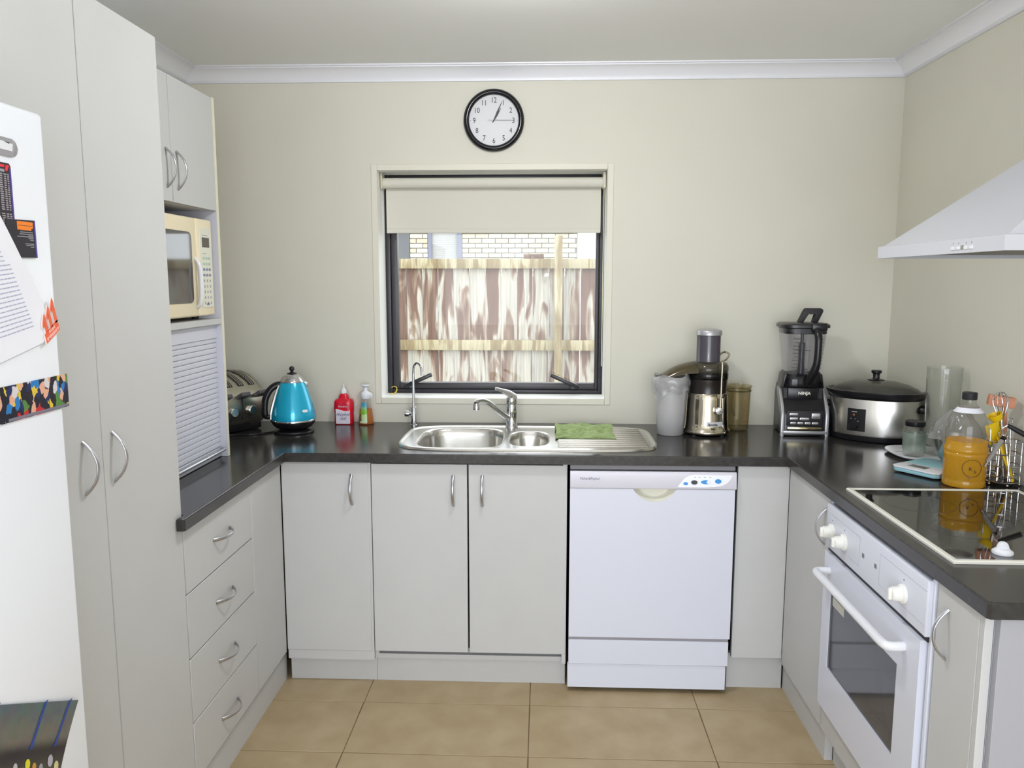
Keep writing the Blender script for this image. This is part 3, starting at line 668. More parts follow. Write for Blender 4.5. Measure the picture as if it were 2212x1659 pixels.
MB().box(dx0, DY, 0.1125, dx1-0.008, DY+0.02, 0.206, 0.001, 1).build('lower_panel', M_white, dw)
MB().box(dx0, DY+0.006, 0.206, dx1-0.008, DY+0.02, 0.2175).build('seam', mat('seam_grey', (150, 146, 150), 0.5), dw)
MB().box(dx0-0.003, DY+0.004, 0.018, dx1-0.014, DY+0.02, 0.111, 0.001, 1).build('kick_panel', M_white, dw)
def fas(x, z): return (x, DY-0.004+(z-0.786)*0.1154-0.0002, z)      # point on the sloping fascia
yd_ = Vector((0, 0.1154, 1)).normalized()
text('Fisher&Paykel', 0.0135, fas(0.169, 0.816), (1, 0, 0), yd_, mat('brand_ink', (96, 90, 116), 0.5), dw, sx=0.92, shear=0.1)
def fascia_shape(name, poly, m, lift=0.0006, parent=dw):
    tb = bmesh.new(); A = [tb.verts.new(Vector(fas(x, z))+Vector((0, -lift, 0))) for x, z in poly]; B = [tb.verts.new(Vector(fas(x, z))+Vector((0, 0.002, 0))) for x, z in poly]; n = len(A)
    tb.faces.new(A); tb.faces.new(B[::-1])
    for i in range(n): tb.faces.new((A[i], B[i], B[(i+1) % n], A[(i+1) % n]))
    o = MB(); o._merge(tb); return o.build(name, m, parent)
leaf = [(0.482, 0.789), (0.497, 0.808), (0.508, 0.821), (0.522, 0.829), (0.540, 0.833), (0.677, 0.832), (0.668, 0.815), (0.656, 0.803), (0.640, 0.795), (0.615, 0.791), (0.58, 0.789)]
fascia_shape('control_sticker', leaf, mat('sticker_white', (236, 238, 246), 0.3))
ell = lambda x, z, a, b, n=18: [(x+a*math.cos(2*PI*k/n), z+b*math.sin(2*PI*k/n)) for k in range(n)]
fascia_shape('button', ell(0.511, 0.802, 0.0085, 0.0055), M_blue, 0.002)
fascia_shape('dial_button', ell(0.5415, 0.807, 0.0115, 0.0075), M_black, 0.003)
fascia_shape('button', ell(0.583, 0.808, 0.0185, 0.0070), M_blue, 0.002)
fascia_shape('button', ell(0.593, 0.808, 0.0085, 0.0060), mat('button_white', (226, 232, 240), 0.3), 0.0028)
fascia_shape('button', ell(0.626, 0.811, 0.0115, 0.0080), M_blue, 0.002)
for k, x in enumerate((0.544, 0.560, 0.579, 0.598)): fascia_shape('indicator_mark', ell(x, 0.825, 0.004, 0.0012, 8), M_inkg, 0.001)

# ================================================================== RIGHT RUN
RF = 0.885
r1 = thing('corner_base_cabinet', 'cream corner base cabinet between the back run and the oven', 'cabinet', (1.18, -0.83, 0))
MB().box(RF+0.02, -1.032, 0.1, XRW-0.002, -0.646, 0.862).build('carcass', M_cabin, r1)
d = MB().box(RF, -1.030, 0.118, RF+0.018, -0.628, 0.862, 0.0012, 1).build('door', M_cab, r1)
handle(d, (RF, -0.9925, 0.758), '-X')
MB().box(0.905, -1.035, 0.0, 0.93, -0.584, 0.1).build('plinth', M_cab, r1)
r2 = thing('end_base_cabinet', 'narrow cream base cabinet at the near end beside the oven', 'cabinet', (1.18, -1.79, 0))
MB().box(RF+0.02, -1.884, 0.1, XRW-0.002, -1.697, 0.862).build('carcass', M_cabin, r2)
d = MB().box(RF, -1.866, 0.118, RF+0.018, -1.699, 0.862, 0.0012, 1).build('door', M_cab, r2)
handle(d, (RF, -1.7465, 0.754), '-X')
MB().box(RF, -1.886, 0.0, RF+0.018, -1.868, 0.862, 0.001, 1).build('edge_post', M_cab, r2)
MB().box(RF+0.02, -1.904, 0.0, XRW-0.002, -1.886, 0.864, 0.001, 1).build('end_panel', mat('end_panel_melamine', (160, 160, 166), 0.42), r2)
MB().box(0.93, -1.885, 0.0, 0.955, -1.7, 0.1).build('plinth', M_cab, r2)

ov = thing('built_in_oven', 'white built-in electric oven with three knobs and a dark door window', 'oven', (1.17, -1.365, 0))
OX = 0.874; oy0, oy1 = -1.688, -1.042      # near and far edges
MB().box(OX+0.03, oy0+0.01, 0.13, XRW-0.01, oy1-0.01, 0.855).build('body', M_grey, ov)
MB().box(OX+0.008, oy0-0.002, 0.196, OX+0.03, oy0+0.012, 0.855, 0.002, 1).box(OX+0.008, oy1-0.010, 0.196, OX+0.03, oy1+0.002, 0.855, 0.002, 1).box(OX+0.008, oy0, 0.19, OX+0.03, oy1, 0.204, 0.002, 1).build('surround', M_white, ov)
fa = MB().box(OX-0.004, oy0+0.006, 0.716, OX+0.02, oy1-0.002, 0.850, 0.004, 3).build('control_fascia', M_white, ov)
MB().box(OX+0.004, oy0+0.008, 0.704, OX+0.02, oy1-0.006, 0.716).build('vent_gap', M_blackm, ov)
wy0, wy1, wz0, wz1 = -1.562, -1.106, 0.352, 0.592
o_ = MB()
for b in ((oy0+0.02, 0.21, wy0, 0.703), (wy1, 0.21, oy1-0.006, 0.703), (wy0, 0.21, wy1, wz0), (wy0, wz1, wy1, 0.703)):
    o_.box(OX-0.006, b[0], b[1], OX+0.018, b[2], b[3])
o_.build('door', M_white, ov)
MB().box(OX-0.002, wy0-0.004, wz0-0.004, OX+0.006, wy1+0.004, wz1+0.004).build('door_window', M_ovenglass, ov)
MB().box(OX-0.0028, wy1-0.105, wz1-0.036, OX-0.002, wy1-0.018, wz1-0.010).build('window_sticker', mat('sticker_cream', (206, 206, 196), 0.5), ov)
MB().tube([(OX-0.004, -1.094, 0.652), (OX-0.040, -1.094, 0.652), (OX-0.050, -1.115, 0.652), (OX-0.050, -1.20, 0.652), (OX-0.050, -1.48, 0.652), (OX-0.050, -1.568, 0.652), (OX-0.040, -1.592, 0.652), (OX-0.004, -1.592, 0.652)], 0.0115, 14, 4).build('door_handle', M_white2, ov)
for y in (-1.092, -1.188, -1.566):
    k = MB().lathe([(0.024, 0), (0.024, 0.006), (0.019, 0.009), (0.017, 0.026), (0.014, 0.029)], seg=28, mtx=Matrix.Translation((OX-0.004, y, 0.773)) @ Matrix.Rotation(-PI/2, 4, 'Y')).box(OX-0.040, y-0.0045, 0.758, OX-0.028, y+0.0045, 0.788, 0.003).build('knob', M_knob, ov)
    MB().lathe([(0.0018, 0), (0.0018, 0.0006)], seg=8, mtx=Matrix.Translation((OX-0.004, y, 0.808)) @ Matrix.Rotation(-PI/2, 4, 'Y')).build('dot_mark', M_ink, ov)
ln = MB()
for ya, yb in ((-1.30, -1.05), (-1.68, -1.43)):
    for z in (0.742, 0.824): ln.box(OX-0.0046, ya, z, OX-0.004, yb, z+0.0012)
    ln.box(OX-0.0046, ya if ya > -1.4 else yb, 0.742, OX-0.004, (ya if ya > -1.4 else yb)+0.0012, 0.825)
ln.build('fascia_lines', mat('fascia_line', (186, 188, 200), 0.5), ov)
pm = MB()
for yc in (-1.325, -1.405):
    for q in range(3): pm.box(OX-0.0046, yc-0.006+q*0.005, 0.776, OX-0.004, yc-0.0025+q*0.005, 0.788)
pm.build('printed_symbols', mat('symbol_ink', (120, 118, 128), 0.5), ov)
MB().box(RF, oy0, 0.118, RF+0.018, oy1, 0.19, 0.001, 1).build('filler_strip', M_cab, ov)
MB().box(0.93, oy0, 0.0, 0.955, oy1, 0.1).build('plinth', M_cab, ov)

# ================================================================== WORKTOP with sink cut-out
XI0, XI1, YI, YN = -0.939, 0.869, -0.645, -1.921
SX0, SX1, SY0, SY1 = -0.525, 0.405, -0.560, -0.13
tb = bmesh.new()
outer = [(XLW+0.001, -0.001), (XLW+0.001, -1.4145), (-0.9605, -1.4145), (-0.9605, -1.452), (-0.945, -1.452), (XI0, -1.446), (XI0, YI), (XI1, YI), (XI1, YN+0.006), (XI1+0.006, YN), (XRW-0.001, YN), (XRW-0.001, -0.001)]
CC = 0.09
inner = [(SX0+CC, SY0), (SX1-CC, SY0), (SX1, SY0+CC), (SX1, SY1-CC), (SX1-CC, SY1), (SX0+CC, SY1), (SX0, SY1-CC), (SX0, SY0+CC)]
def loop(pts):
    vs = [tb.verts.new((x, y, 0.9)) for x, y in pts]
    return [tb.edges.new((vs[i], vs[(i+1) % len(vs)])) for i in range(len(vs))]
es = loop(outer)+loop(inner)
bmesh.ops.triangle_fill(tb, use_beauty=True, use_dissolve=False, edges=es)
top_faces = list(tb.faces)
ext = bmesh.ops.extrude_face_region(tb, geom=top_faces)
bmesh.ops.translate(tb, vec=(0, 0, -0.034), verts=[g for g in ext['geom'] if isinstance(g, bmesh.types.BMVert)])
bmesh.ops.recalc_face_normals(tb, faces=tb.faces)
edge = [e for e in tb.edges if all(abs(v.co.z-0.9) < 1e-6 for v in e.verts) and len(e.link_faces) == 2 and any(abs(f.normal.z) < 0.1 for f in e.link_faces)
        and all(-1.46 <= v.co.y <= -0.6 or v.co.y < -1.4 for v in e.verts) and not any(SX0-0.01 < v.co.x < SX1+0.01 and v.co.y > -0.6 for v in e.verts)
        and all(-0.97 < v.co.x for v in e.verts) and abs(e.verts[0].co.y+e.verts[1].co.y) > 0.5 and all(v.co.y < -0.6 for v in e.verts)]
bmesh.ops.bevel(tb, geom=edge, offset=0.004, segments=3, affect='EDGES', profile=0.5)
o_ = MB(); o_._merge(tb)
tag(o_.build('worktop', M_top, angle=3), 'dark grey-brown laminate worktop running round three sides of the kitchen', 'worktop')

# ------------------------------------------------------------------ sink
sk = thing('kitchen_sink', 'stainless steel sink with one large bowl, a half bowl and a drainer', 'sink', (-0.06, -0.345, 0.9))
def sloop(cx, cy, rx, ry, n, seg, z):
    out = []
    for i in range(seg):
        a = 2*PI*i/seg; ca, sa = math.cos(a), math.sin(a)
        out.append(Vector((cx+rx*math.copysign(abs(ca)**(2/n), ca), cy+ry*math.copysign(abs(sa)**(2/n), sa), z)))
    return out
PZ = 0.9035
B1 = (-0.322, -0.350, 0.170, 0.196, 4.2); B2 = (-0.054, -0.358, 0.083, 0.150, 3.0)
OC = (-0.06, -0.345, 0.497, 0.242, 5.5)
tb = bmesh.new()
def tl(pts):
    vs = [tb.verts.new(p) for p in pts]; return vs, [tb.edges.new((vs[i], vs[(i+1) % len(vs)])) for i in range(len(vs))]
ov_, e0 = tl(sloop(OC[0], OC[1], OC[2]-0.022, OC[3]-0.022, OC[4], 72, PZ))
_, e1 = tl(sloop(*B1, 56, PZ)); _, e2 = tl(sloop(*B2, 48, PZ))
bmesh.ops.triangle_fill(tb, use_beauty=True, use_dissolve=False, edges=e0+e1+e2)
o_ = MB(); o_._merge(tb)
bmesh.ops.recalc_face_normals(o_.bm, faces=o_.bm.faces)
o_.rings([sloop(OC[0], OC[1], OC[2]-a, OC[3]-a, OC[4], 72, z) for a, z in ((0.022, PZ), (0.016, PZ+0.001), (0.012, PZ+0.004), (0.008, PZ+0.0055), (0.003, PZ+0.004), (0.0, 0.9005))], False, False)
o_.build('deck', M_sink, sk, angle=40)
def bowl(cx, cy, rx, ry, n, depth, seg):
    rs = []
    for a, z in ((0.0, 0.0), (0.004, -0.0015), (0.008, -0.006), (0.012, -0.03), (0.016, -depth+0.05), (0.024, -depth+0.02), (0.045, -depth+0.003), (0.06, -depth), (rx*0.7, -depth-0.002)):
        rs.append(sloop(cx, cy, max(rx-a, 0.02), max(ry-a, 0.02), n, seg, PZ+z))
    return MB().rings(rs, False, True)
bowl(*B1, 0.165, 56).build('bowl', M_sink, sk, angle=60)
bowl(*B2, 0.115, 48).build('bowl', M_sink, sk, angle=60)
for c, dz in ((B1, 0.165), (B2, 0.115)):
    MB().lathe([(0.036, 0.001), (0.034, 0.003), (0.024, 0.001), (0.004, 0.0005)], (c[0], c[1], PZ-dz-0.001), 24).build('drain_strainer', M_chrome, sk)
rid = MB().tube([(-0.172, 0, 0.0), (-0.166, 0, 0.0035), (0.166, 0, 0.0035), (0.172, 0, 0.0)], [0.002, 0.0045, 0.0045, 0.002], 8).mesh('drainer_ridge', M_sink)
for k in range(10): place('drainer_ridge', rid, sk, False, (0.228, -0.515+k*0.038, PZ-0.001))

# cloth on the drainer: folded strip with a crease
cl = thing('dish_cloth', 'crumpled green microfibre cloth lying on the sink drainer', 'cloth', (0.17, -0.26, 0.907))
def clothf(u, v):
    x = 0.052+0.232*u+0.006*math.sin(9*v+1)*(u-0.5); y = -0.385+0.255*v+0.004*math.sin(14*u)
    z = 0.911+0.003*math.sin(11*u+3*v)+0.002*math.sin(23*u*v+2)
    fold = math.exp(-((v-0.52)/0.06)**2)
    z += 0.012*(1 if v > 0.52 else 0.35)*min(1, abs(v-0.0)*8)+0.006*fold*math.sin(30*u)
    if 0.5 < v < 0.56: z -= 0.004
    return (x, y, z)
def clothb(u, v): p = clothf(u, v); return (p[0], p[1], 0.9085)
o_ = MB().quadfn(clothf, 30, 26)
per = [(i/30, 0) for i in range(31)]+[(1, j/26) for j in range(1, 27)]+[(i/30, 1) for i in range(29, -1, -1)]+[(0, j/26) for j in range(25, 0, -1)]
o_.rings([[clothf(*p) for p in per], [clothb(*p) for p in per]], False, True)
o_.build('cloth', M_green, cl, angle=70)

# mixer tap
tp = thing('mixer_tap', 'chrome lever mixer tap between the sink bowls', 'tap', (-0.133, -0.125, PZ))
mx0, my0_ = -0.133, -0.125
MB().lathe([(0.027, 0), (0.027, 0.005), (0.0235, 0.010), (0.0225, 0.055), (0.0235, 0.060), (0.0235, 0.095), (0.0225, 0.098), (0.0225, 0.102), (0.024, 0.105), (0.024, 0.125), (0.019, 0.135), (0.006, 0.139)], (mx0, my0_, PZ), 32).build('tap_body', M_chrome, tp)
MB().tube([(mx0-0.012, my0_-0.012, PZ+0.040), (mx0-0.04, my0_-0.05, PZ+0.068), (mx0-0.085, my0_-0.11, PZ+0.118), (mx0-0.108, my0_-0.145, PZ+0.135), (mx0-0.130, my0_-0.172, PZ+0.136), (mx0-0.136, my0_-0.18, PZ+0.130)], [0.013, 0.0125, 0.0115, 0.0115, 0.012, 0.0125], 14, 4, flat=0.8).lathe([(0.0135, 0), (0.0135, 0.022), (0.011, 0.026)], (mx0-0.134, my0_-0.178, PZ+0.104), 20).build('spout', M_chrome, tp)
MB().tube([(mx0+0.016, my0_, PZ+0.128), (mx0-0.010, my0_-0.014, PZ+0.146), (mx0-0.035, my0_-0.03, PZ+0.160), (mx0-0.058, my0_-0.045, PZ+0.170), (mx0-0.066, my0_-0.05, PZ+0.171)], [0.018, 0.017, 0.010, 0.007, 0.006], 12, 4, flat=0.6).build('lever', M_chrome, tp)
# filter tap
ft = thing('filter_tap', 'slim chrome gooseneck filter tap at the left end of the sink', 'tap', (-0.556, -0.085, 0.9))
fx, fy = -0.556, -0.085
MB().lathe([(0.0155, 0.0005), (0.0155, 0.004), (0.0125, 0.007), (0.0125, 0.078), (0.0095, 0.084)], (fx, fy, 0.9), 24).build('tap_body', M_chrome, ft)
MB().lathe([(0.012, 0), (0.0125, 0.004), (0.0125, 0.018), (0.008, 0.020)], seg=20, mtx=Matrix.Translation((fx-0.020, fy-0.004, 0.9535)) @ Matrix.Rotation(-PI/2, 4, 'Y')).lathe([(0.007, 0), (0.007, 0.012)], seg=12, mtx=Matrix.Translation((fx-0.010, fy-0.002, 0.9535)) @ Matrix.Rotation(-PI/2, 4, 'Y')).build('lever', M_chrome, ft)
MB().tube([(fx, fy, 0.98), (fx, fy, 1.08), (fx+0.001, fy-0.001, 1.14), (fx+0.006, fy-0.005, 1.162), (fx+0.019, fy-0.014, 1.174), (fx+0.035, fy-0.026, 1.165), (fx+0.042, fy-0.033, 1.14), (fx+0.043, fy-0.034, 1.122)], [0.0055]*6+[0.0058, 0.0065], 12, 5).build('gooseneck', M_chrome, ft)
# ================================================================== SMALL APPLIANCES
def obj_in(mb, name, m, t, angle=38):
    """build from the thing's local coordinates"""
    me = mb.mesh(name, m, angle); return place(name, me, t, False, None, None)

# toaster
to = thing('toaster', 'long-slot stainless toaster half hidden in the corner behind the tower', 'toaster', (-1.335, -0.225, 0.9), math.radians(60))
tW = 0.25
top_t = [(-0.122, 0.150), (-0.105, 0.176), (-0.075, 0.203), (-0.03, 0.226), (0.02, 0.239), (0.07, 0.240), (0.105, 0.224), (0.122, 0.19)]
side = [(-0.100, 0.034), (-0.120, 0.058), (-0.127, 0.105)]+top_t+[(0.125, 0.06), (0.105, 0.034)]
obj_in(MB().prism(side, -tW/2+0.012, tW/2-0.012, 'YZ', 0.003, 2), 'shell', mat('toaster_steel', (176, 172, 158), 0.3, metal=0.95), to, 40)
obj_in(MB().prism(side, -tW/2, -tW/2+0.0115, 'YZ', 0.004, 2).prism(side, tW/2-0.0115, tW/2, 'YZ', 0.004, 2), 'end_cap', mat('toaster_end', (150, 146, 134), 0.4, metal=0.6), to, 40)
obj_in(MB().box(-tW/2+0.006, -0.098, 0.004, tW/2-0.006, 0.103, 0.036, 0.006), 'base', M_black, to)
for x in (-0.1, 0.1):
    for y in (-0.08, 0.08): obj_in(MB().lathe([(0.01, 0), (0.01, 0.006)], (x, y, 0), 10), 'foot', M_blackm, to)
def ontop(y):
    for (ya, za), (yb, zb) in zip(top_t, top_t[1:]):
        if ya <= y <= yb: return za+(zb-za)*(y-ya)/(yb-ya)
    return 0.15
for x in (-0.082, -0.028, 0.028, 0.082):
    pts = [(-0.09+0.185*k/18) for k in range(19)]
    s = MB(); s.rings([[(x-0.014, y, ontop(y)-0.006), (x+0.014, y, ontop(y)-0.006), (x+0.014, y, ontop(y)+0.0022), (x-0.014, y, ontop(y)+0.0022)] for y in pts])
    obj_in(s, 'slot', M_black, to)
    for dx in (-0.005, 0.005):
        s = MB(); s.rings([[(x+dx-0.0015, y, ontop(y)+0.0015), (x+dx+0.0015, y, ontop(y)+0.0015), (x+dx+0.0015, y, ontop(y)+0.0035), (x+dx-0.0015, y, ontop(y)+0.0035)] for y in pts])
        obj_in(s, 'guide_wire', M_steel, to)
for x in (-0.088, 0.0, 0.088):
    obj_in(MB().box(-0.023, -0.038, -0.009, 0.023, 0.004, 0.009, 0.006, 2, mtx=Matrix.Translation((x, -0.122, 0.150)) @ Matrix.Rotation(-0.45, 4, 'X')), 'lever', M_grey, to)
for x in (-0.045, 0.045):
    obj_in(MB().lathe([(0.02, 0), (0.019, 0.012), (0.016, 0.015)], seg=24, mtx=Matrix.Translation((x, -0.124, 0.092)) @ Matrix.Rotation(PI/2, 4, 'X')), 'dial', M_steel, to)
    obj_in(MB().box(x-0.012, -0.130, 0.058, x+0.012, -0.116, 0.066, 0.002), 'button', M_blackm, to)
obj_in(MB().box(-0.0015, -0.1285, 0.06, 0.0015, -0.12, 0.142), 'lever_track', M_blackm, to)

# kettle
ke = thing('electric_kettle', 'teal retro kettle with chrome lid, black handle and black knob', 'kettle', (-1.03, -0.245, 0.9), math.radians(22))
obj_in(MB().lathe([(0.082, 0.0), (0.085, 0.004), (0.083, 0.010), (0.06, 0.014), (0.05, 0.020)], seg=48), 'power_base', M_black, ke)
obj_in(MB().lathe([(0.060, 0.018), (0.074, 0.024), (0.086, 0.036), (0.091, 0.046), (0.092, 0.050)], seg=48), 'kettle_foot', M_black, ke)
obj_in(MB().lathe([(0.090, 0.049), (0.0945, 0.051), (0.0950, 0.055), (0.0935, 0.059)], seg=48), 'chrome_band', M_chrome, ke)
obj_in(MB().lathe([(0.0925, 0.056), (0.0932, 0.066), (0.0915, 0.085), (0.086, 0.110), (0.078, 0.138), (0.070, 0.165), (0.062, 0.190), (0.055, 0.208), (0.051, 0.216)], seg=56), 'body', M_teal, ke, 60)
obj_in(MB().lathe([(0.052, 0.215), (0.0525, 0.219), (0.050, 0.223), (0.047, 0.229), (0.040, 0.239), (0.030, 0.246), (0.020, 0.2495), (0.018, 0.250)], seg=48), 'lid', M_chrome, ke, 60)
obj_in(MB().lathe([(0.022, 0.249), (0.020, 0.2525), (0.010, 0.255), (0.0055, 0.259), (0.006, 0.261), (0.0098, 0.266), (0.0108, 0.271), (0.0095, 0.277), (0.005, 0.281), (0.0005, 0.2815)], seg=28), 'lid_knob', M_black, ke, 60)
obj_in(MB().tube([(-0.040, 0, 0.205), (-0.066, 0, 0.203), (-0.092, 0, 0.184), (-0.110, 0, 0.150), (-0.116, 0, 0.112), (-0.115, 0, 0.080), (-0.108, 0, 0.070), (-0.090, 0, 0.068)], [0.0145, 0.015, 0.015, 0.015, 0.0145, 0.0145, 0.012, 0.010], 14, 4, flat=0.85), 'handle', M_black, ke)
obj_in(MB().rings([[(-r-0.003, -0.016, z), (-r-0.005, 0, z), (-r-0.003, 0.016, z), (-r+0.012, 0.016, z), (-r+0.012, -0.016, z)] for r, z in ((0.092, 0.062), (0.0915, 0.085), (0.086, 0.110), (0.078, 0.138), (0.070, 0.165), (0.062, 0.188), (0.055, 0.204))]), 'water_gauge', mat('gauge_smoke', (120, 112, 96), 0.1, spec=0.8), ke, 60)
obj_in(MB().rings([[(-r-0.0045, -s-0.002, z), (-r-0.0045, -s+0.002, z), (-r+0.01, -s+0.002, z), (-r+0.01, -s-0.002, z)] for s in (0.017,) for r, z in ((0.0915, 0.062), (0.0905, 0.085), (0.085, 0.110), (0.077, 0.138), (0.069, 0.165), (0.061, 0.188), (0.054, 0.204))]), 'gauge_trim', M_chrome, ke, 60)
obj_in(MB().prism([(0.045, 0.217), (0.066, 0.213), (0.060, 0.196), (0.05, 0.186)], -0.014, 0.014, 'XZ', 0.003), 'spout', M_chrome, ke)
ke.scale = (0.97, 0.97, 0.97)
# small maker's plate, wrapped on the front right of the body
ang = math.radians(-62)
bpos = Vector((0.0885*math.cos(ang), 0.0885*math.sin(ang), 0.099))
bx_ = Vector((-math.sin(ang), math.cos(ang), 0))
obj_in(MB().prism(rrect(-0.0125, -0.0055, 0.0125, 0.0055, 0.005), -0.003, 0.0025, 'XY', 0.0006, 1, mtx=Matrix(((bx_.x, -0.28*math.cos(ang), math.cos(ang), bpos.x), (bx_.y, -0.28*math.sin(ang), math.sin(ang), bpos.y), (0, 1, 0.28, bpos.z), (0, 0, 0, 1)))), 'maker_plate', M_white2, ke)
co = MB().tube([(-1.11, -0.27, 0.9035), (-1.17, -0.33, 0.9035), (-1.25, -0.345, 0.9035), (-1.36, -0.40, 0.9035), (-1.45, -0.44, 0.9035)], 0.0033, 8, 6).build('power_cord', M_black)
tag(co, 'black kettle power cord trailing left across the worktop', 'cord')

# red sanitiser bottle
rb = thing('sanitiser_bottle', 'red alcohol gel bottle with a white nozzle cap', 'bottle', (-0.868, -0.048, 0.9))
sh_ = []
for wv, dv, z in ((0.039, 0.024, 0.0), (0.0415, 0.026, 0.003), (0.0415, 0.026, 0.03), (0.0405, 0.026, 0.045), (0.0425, 0.026, 0.06), (0.0425, 0.026, 0.085), (0.0415, 0.026, 0.098), (0.037, 0.024, 0.107), (0.0225, 0.019, 0.112), (0.0215, 0.018, 0.118), (0.0195, 0.017, 0.126), (0.013, 0.013, 0.132), (0.0125, 0.0125, 0.135)):
    sh_.append((wv, dv, z))
obj_in(MB().sup(sh_, n=3.2), 'body', M_red, rb, 50)
obj_in(MB().lathe([(0.0135, 0.134), (0.0135, 0.143), (0.0115, 0.150), (0.006, 0.157), (0.0038, 0.160), (0.0032, 0.172), (0.002, 0.174)], seg=24), 'nozzle_cap', mat('translucent_white', (226, 228, 228), 0.35), rb)
wave = [(-0.031, 0.068)]+[(-0.031+0.062*k/14, 0.066+0.0035*math.cos(PI*(k/14*1.5))-0.004*(k/14)) for k in range(1, 14)]+[(0.031, 0.064)]
obj_in(MB().prism([(-0.030, 0.006), (-0.028, 0.004), (0.028, 0.004), (0.031, 0.006)]+wave[::-1], -0.0285, -0.0245, 'XZ', 0.0004, 1), 'label', M_pink, rb)
P0 = Vector((-0.868, -0.048, 0.9))
def tx(body, size, dx, z, m, t, dy=-0.029, **kw): text(body, size, (P0.x+dx, P0.y+dy, P0.z+z), *XF, m, t, **kw)
tx('Alcohol', 0.0195, 0.0, 0.045, M_navy, rb, shear=0.25, sx=0.95); tx('Gel', 0.0195, 0.001, 0.028, M_navy, rb, shear=0.25, sx=0.95)
tx('Florafree', 0.011, 0.0, 0.079, M_pink, rb, dy=-0.0265, shear=0.2)
for k, (dx, ww) in enumerate(((0, 0.036), (-0.018, 0.012), (0.016, 0.012))): MB().box(P0.x+dx-ww/2, P0.y-0.0289, P0.z+0.0185-0.007*min(k, 1), P0.x+dx+ww/2, P0.y-0.0284, P0.z+0.0192-0.007*min(k, 1)).build('fine_print', M_inkg, rb)

# foaming soap pump
sp_ = thing('soap_pump_bottle', 'clear foaming soap pump bottle with amber soap and green label', 'bottle', (-0.772, -0.05, 0.9))
def soap_r(z): return 0.0345-0.0125*min(1, z/0.105)
obj_in(MB().lathe([(0.031, 0.0), (0.0345, 0.003)]+[(soap_r(z/100), z/100) for z in (2, 4, 6, 8, 10)]+[(0.0215, 0.106), (0.021, 0.112), (0.017, 0.116)], seg=36, cap1=False), 'body', M_clear, sp_, 60)
obj_in(MB().lathe([(0.030, 0.002), (0.033, 0.004), (soap_r(0.02)-0.0015, 0.02), (soap_r(0.04)-0.0015, 0.04), (soap_r(0.066)-0.0015, 0.066)], seg=36), 'soap', M_soap, sp_, 60)
obj_in(MB().lathe([(0.020, 0.112), (0.0215, 0.116), (0.0215, 0.130), (0.018, 0.140), (0.0095, 0.144), (0.0085, 0.146), (0.0085, 0.163), (0.0165, 0.1655), (0.0205, 0.169), (0.0195, 0.1725), (0.010, 0.1715)], seg=32), 'pump', M_white2, sp_, 50)
obj_in(MB().tube([(0.008, 0, 0.134), (0.020, 0.001, 0.131), (0.0245, 0.001, 0.124), (0.0245, 0.001, 0.116)], [0.008, 0.0075, 0.006, 0.0055], 10, 3), 'pump_nozzle', M_white2, sp_)
lab = [(a, z) for z in (0.010, 0.035, 0.06, 0.092) for a in (0, 1)]
def labf(u, v):
    z = 0.008+0.088*v; a = math.radians(-128+58*u); r = soap_r(z)+0.0006
    return (r*math.cos(a), r*math.sin(a), z)
m = D.materials.new('soap_label'); m.use_nodes = True; nt = m.node_tree; p_ = nt.nodes['Principled BSDF']; p_.inputs['Roughness'].default_value = 0.4
tc = nt.nodes.new('ShaderNodeTexCoord'); sx_ = nt.nodes.new('ShaderNodeSeparateXYZ'); nt.links.new(tc.outputs['Object'], sx_.inputs[0])
ns = nt.nodes.new('ShaderNodeTexNoise'); ns.inputs['Scale'].default_value = 40; nt.links.new(tc.outputs['Object'], ns.inputs[0])
mr = nt.nodes.new('ShaderNodeMapRange'); mr.inputs[1].default_value = 0.0; mr.inputs[2].default_value = 0.1; nt.links.new(sx_.outputs['Z'], mr.inputs[0])
ad = nt.nodes.new('ShaderNodeMath'); ad.operation = 'MULTIPLY_ADD'; ad.inputs[1].default_value = 0.12; nt.links.new(ns.outputs[0], ad.inputs[0]); nt.links.new(mr.outputs[0], ad.inputs[2])
rp = nt.nodes.new('ShaderNodeValToRGB'); nt.links.new(ad.outputs[0], rp.inputs[0]); nt.links.new(rp.outputs[0], p_.inputs['Base Color']); rp.color_ramp.interpolation = 'EASE'
E_ = rp.color_ramp.elements; E_[0].position = 0.0; E_[0].color = lin((200, 212, 190))+(1,); E_[1].position = 1.0; E_[1].color = lin((40, 150, 190))+(1,)
for ps, c in ((0.5, (190, 214, 150)), (0.56, (110, 184, 40)), (0.72, (120, 190, 60)), (0.78, (120, 180, 150)), (0.93, (60, 150, 180))): k = E_.new(ps); k.color = lin(c)+(1,)
obj_in(MB().quadfn(labf, 10, 10), 'label', m, sp_, 60)
text('Boost', 0.013, (-0.772-0.0165, -0.05-0.0305, 0.9+0.033), (0.0, 0.0, 1), (-0.86, 0.5, 0), mat('label_dark_green', (30, 60, 40), 0.5), sp_, bold=0.0003)

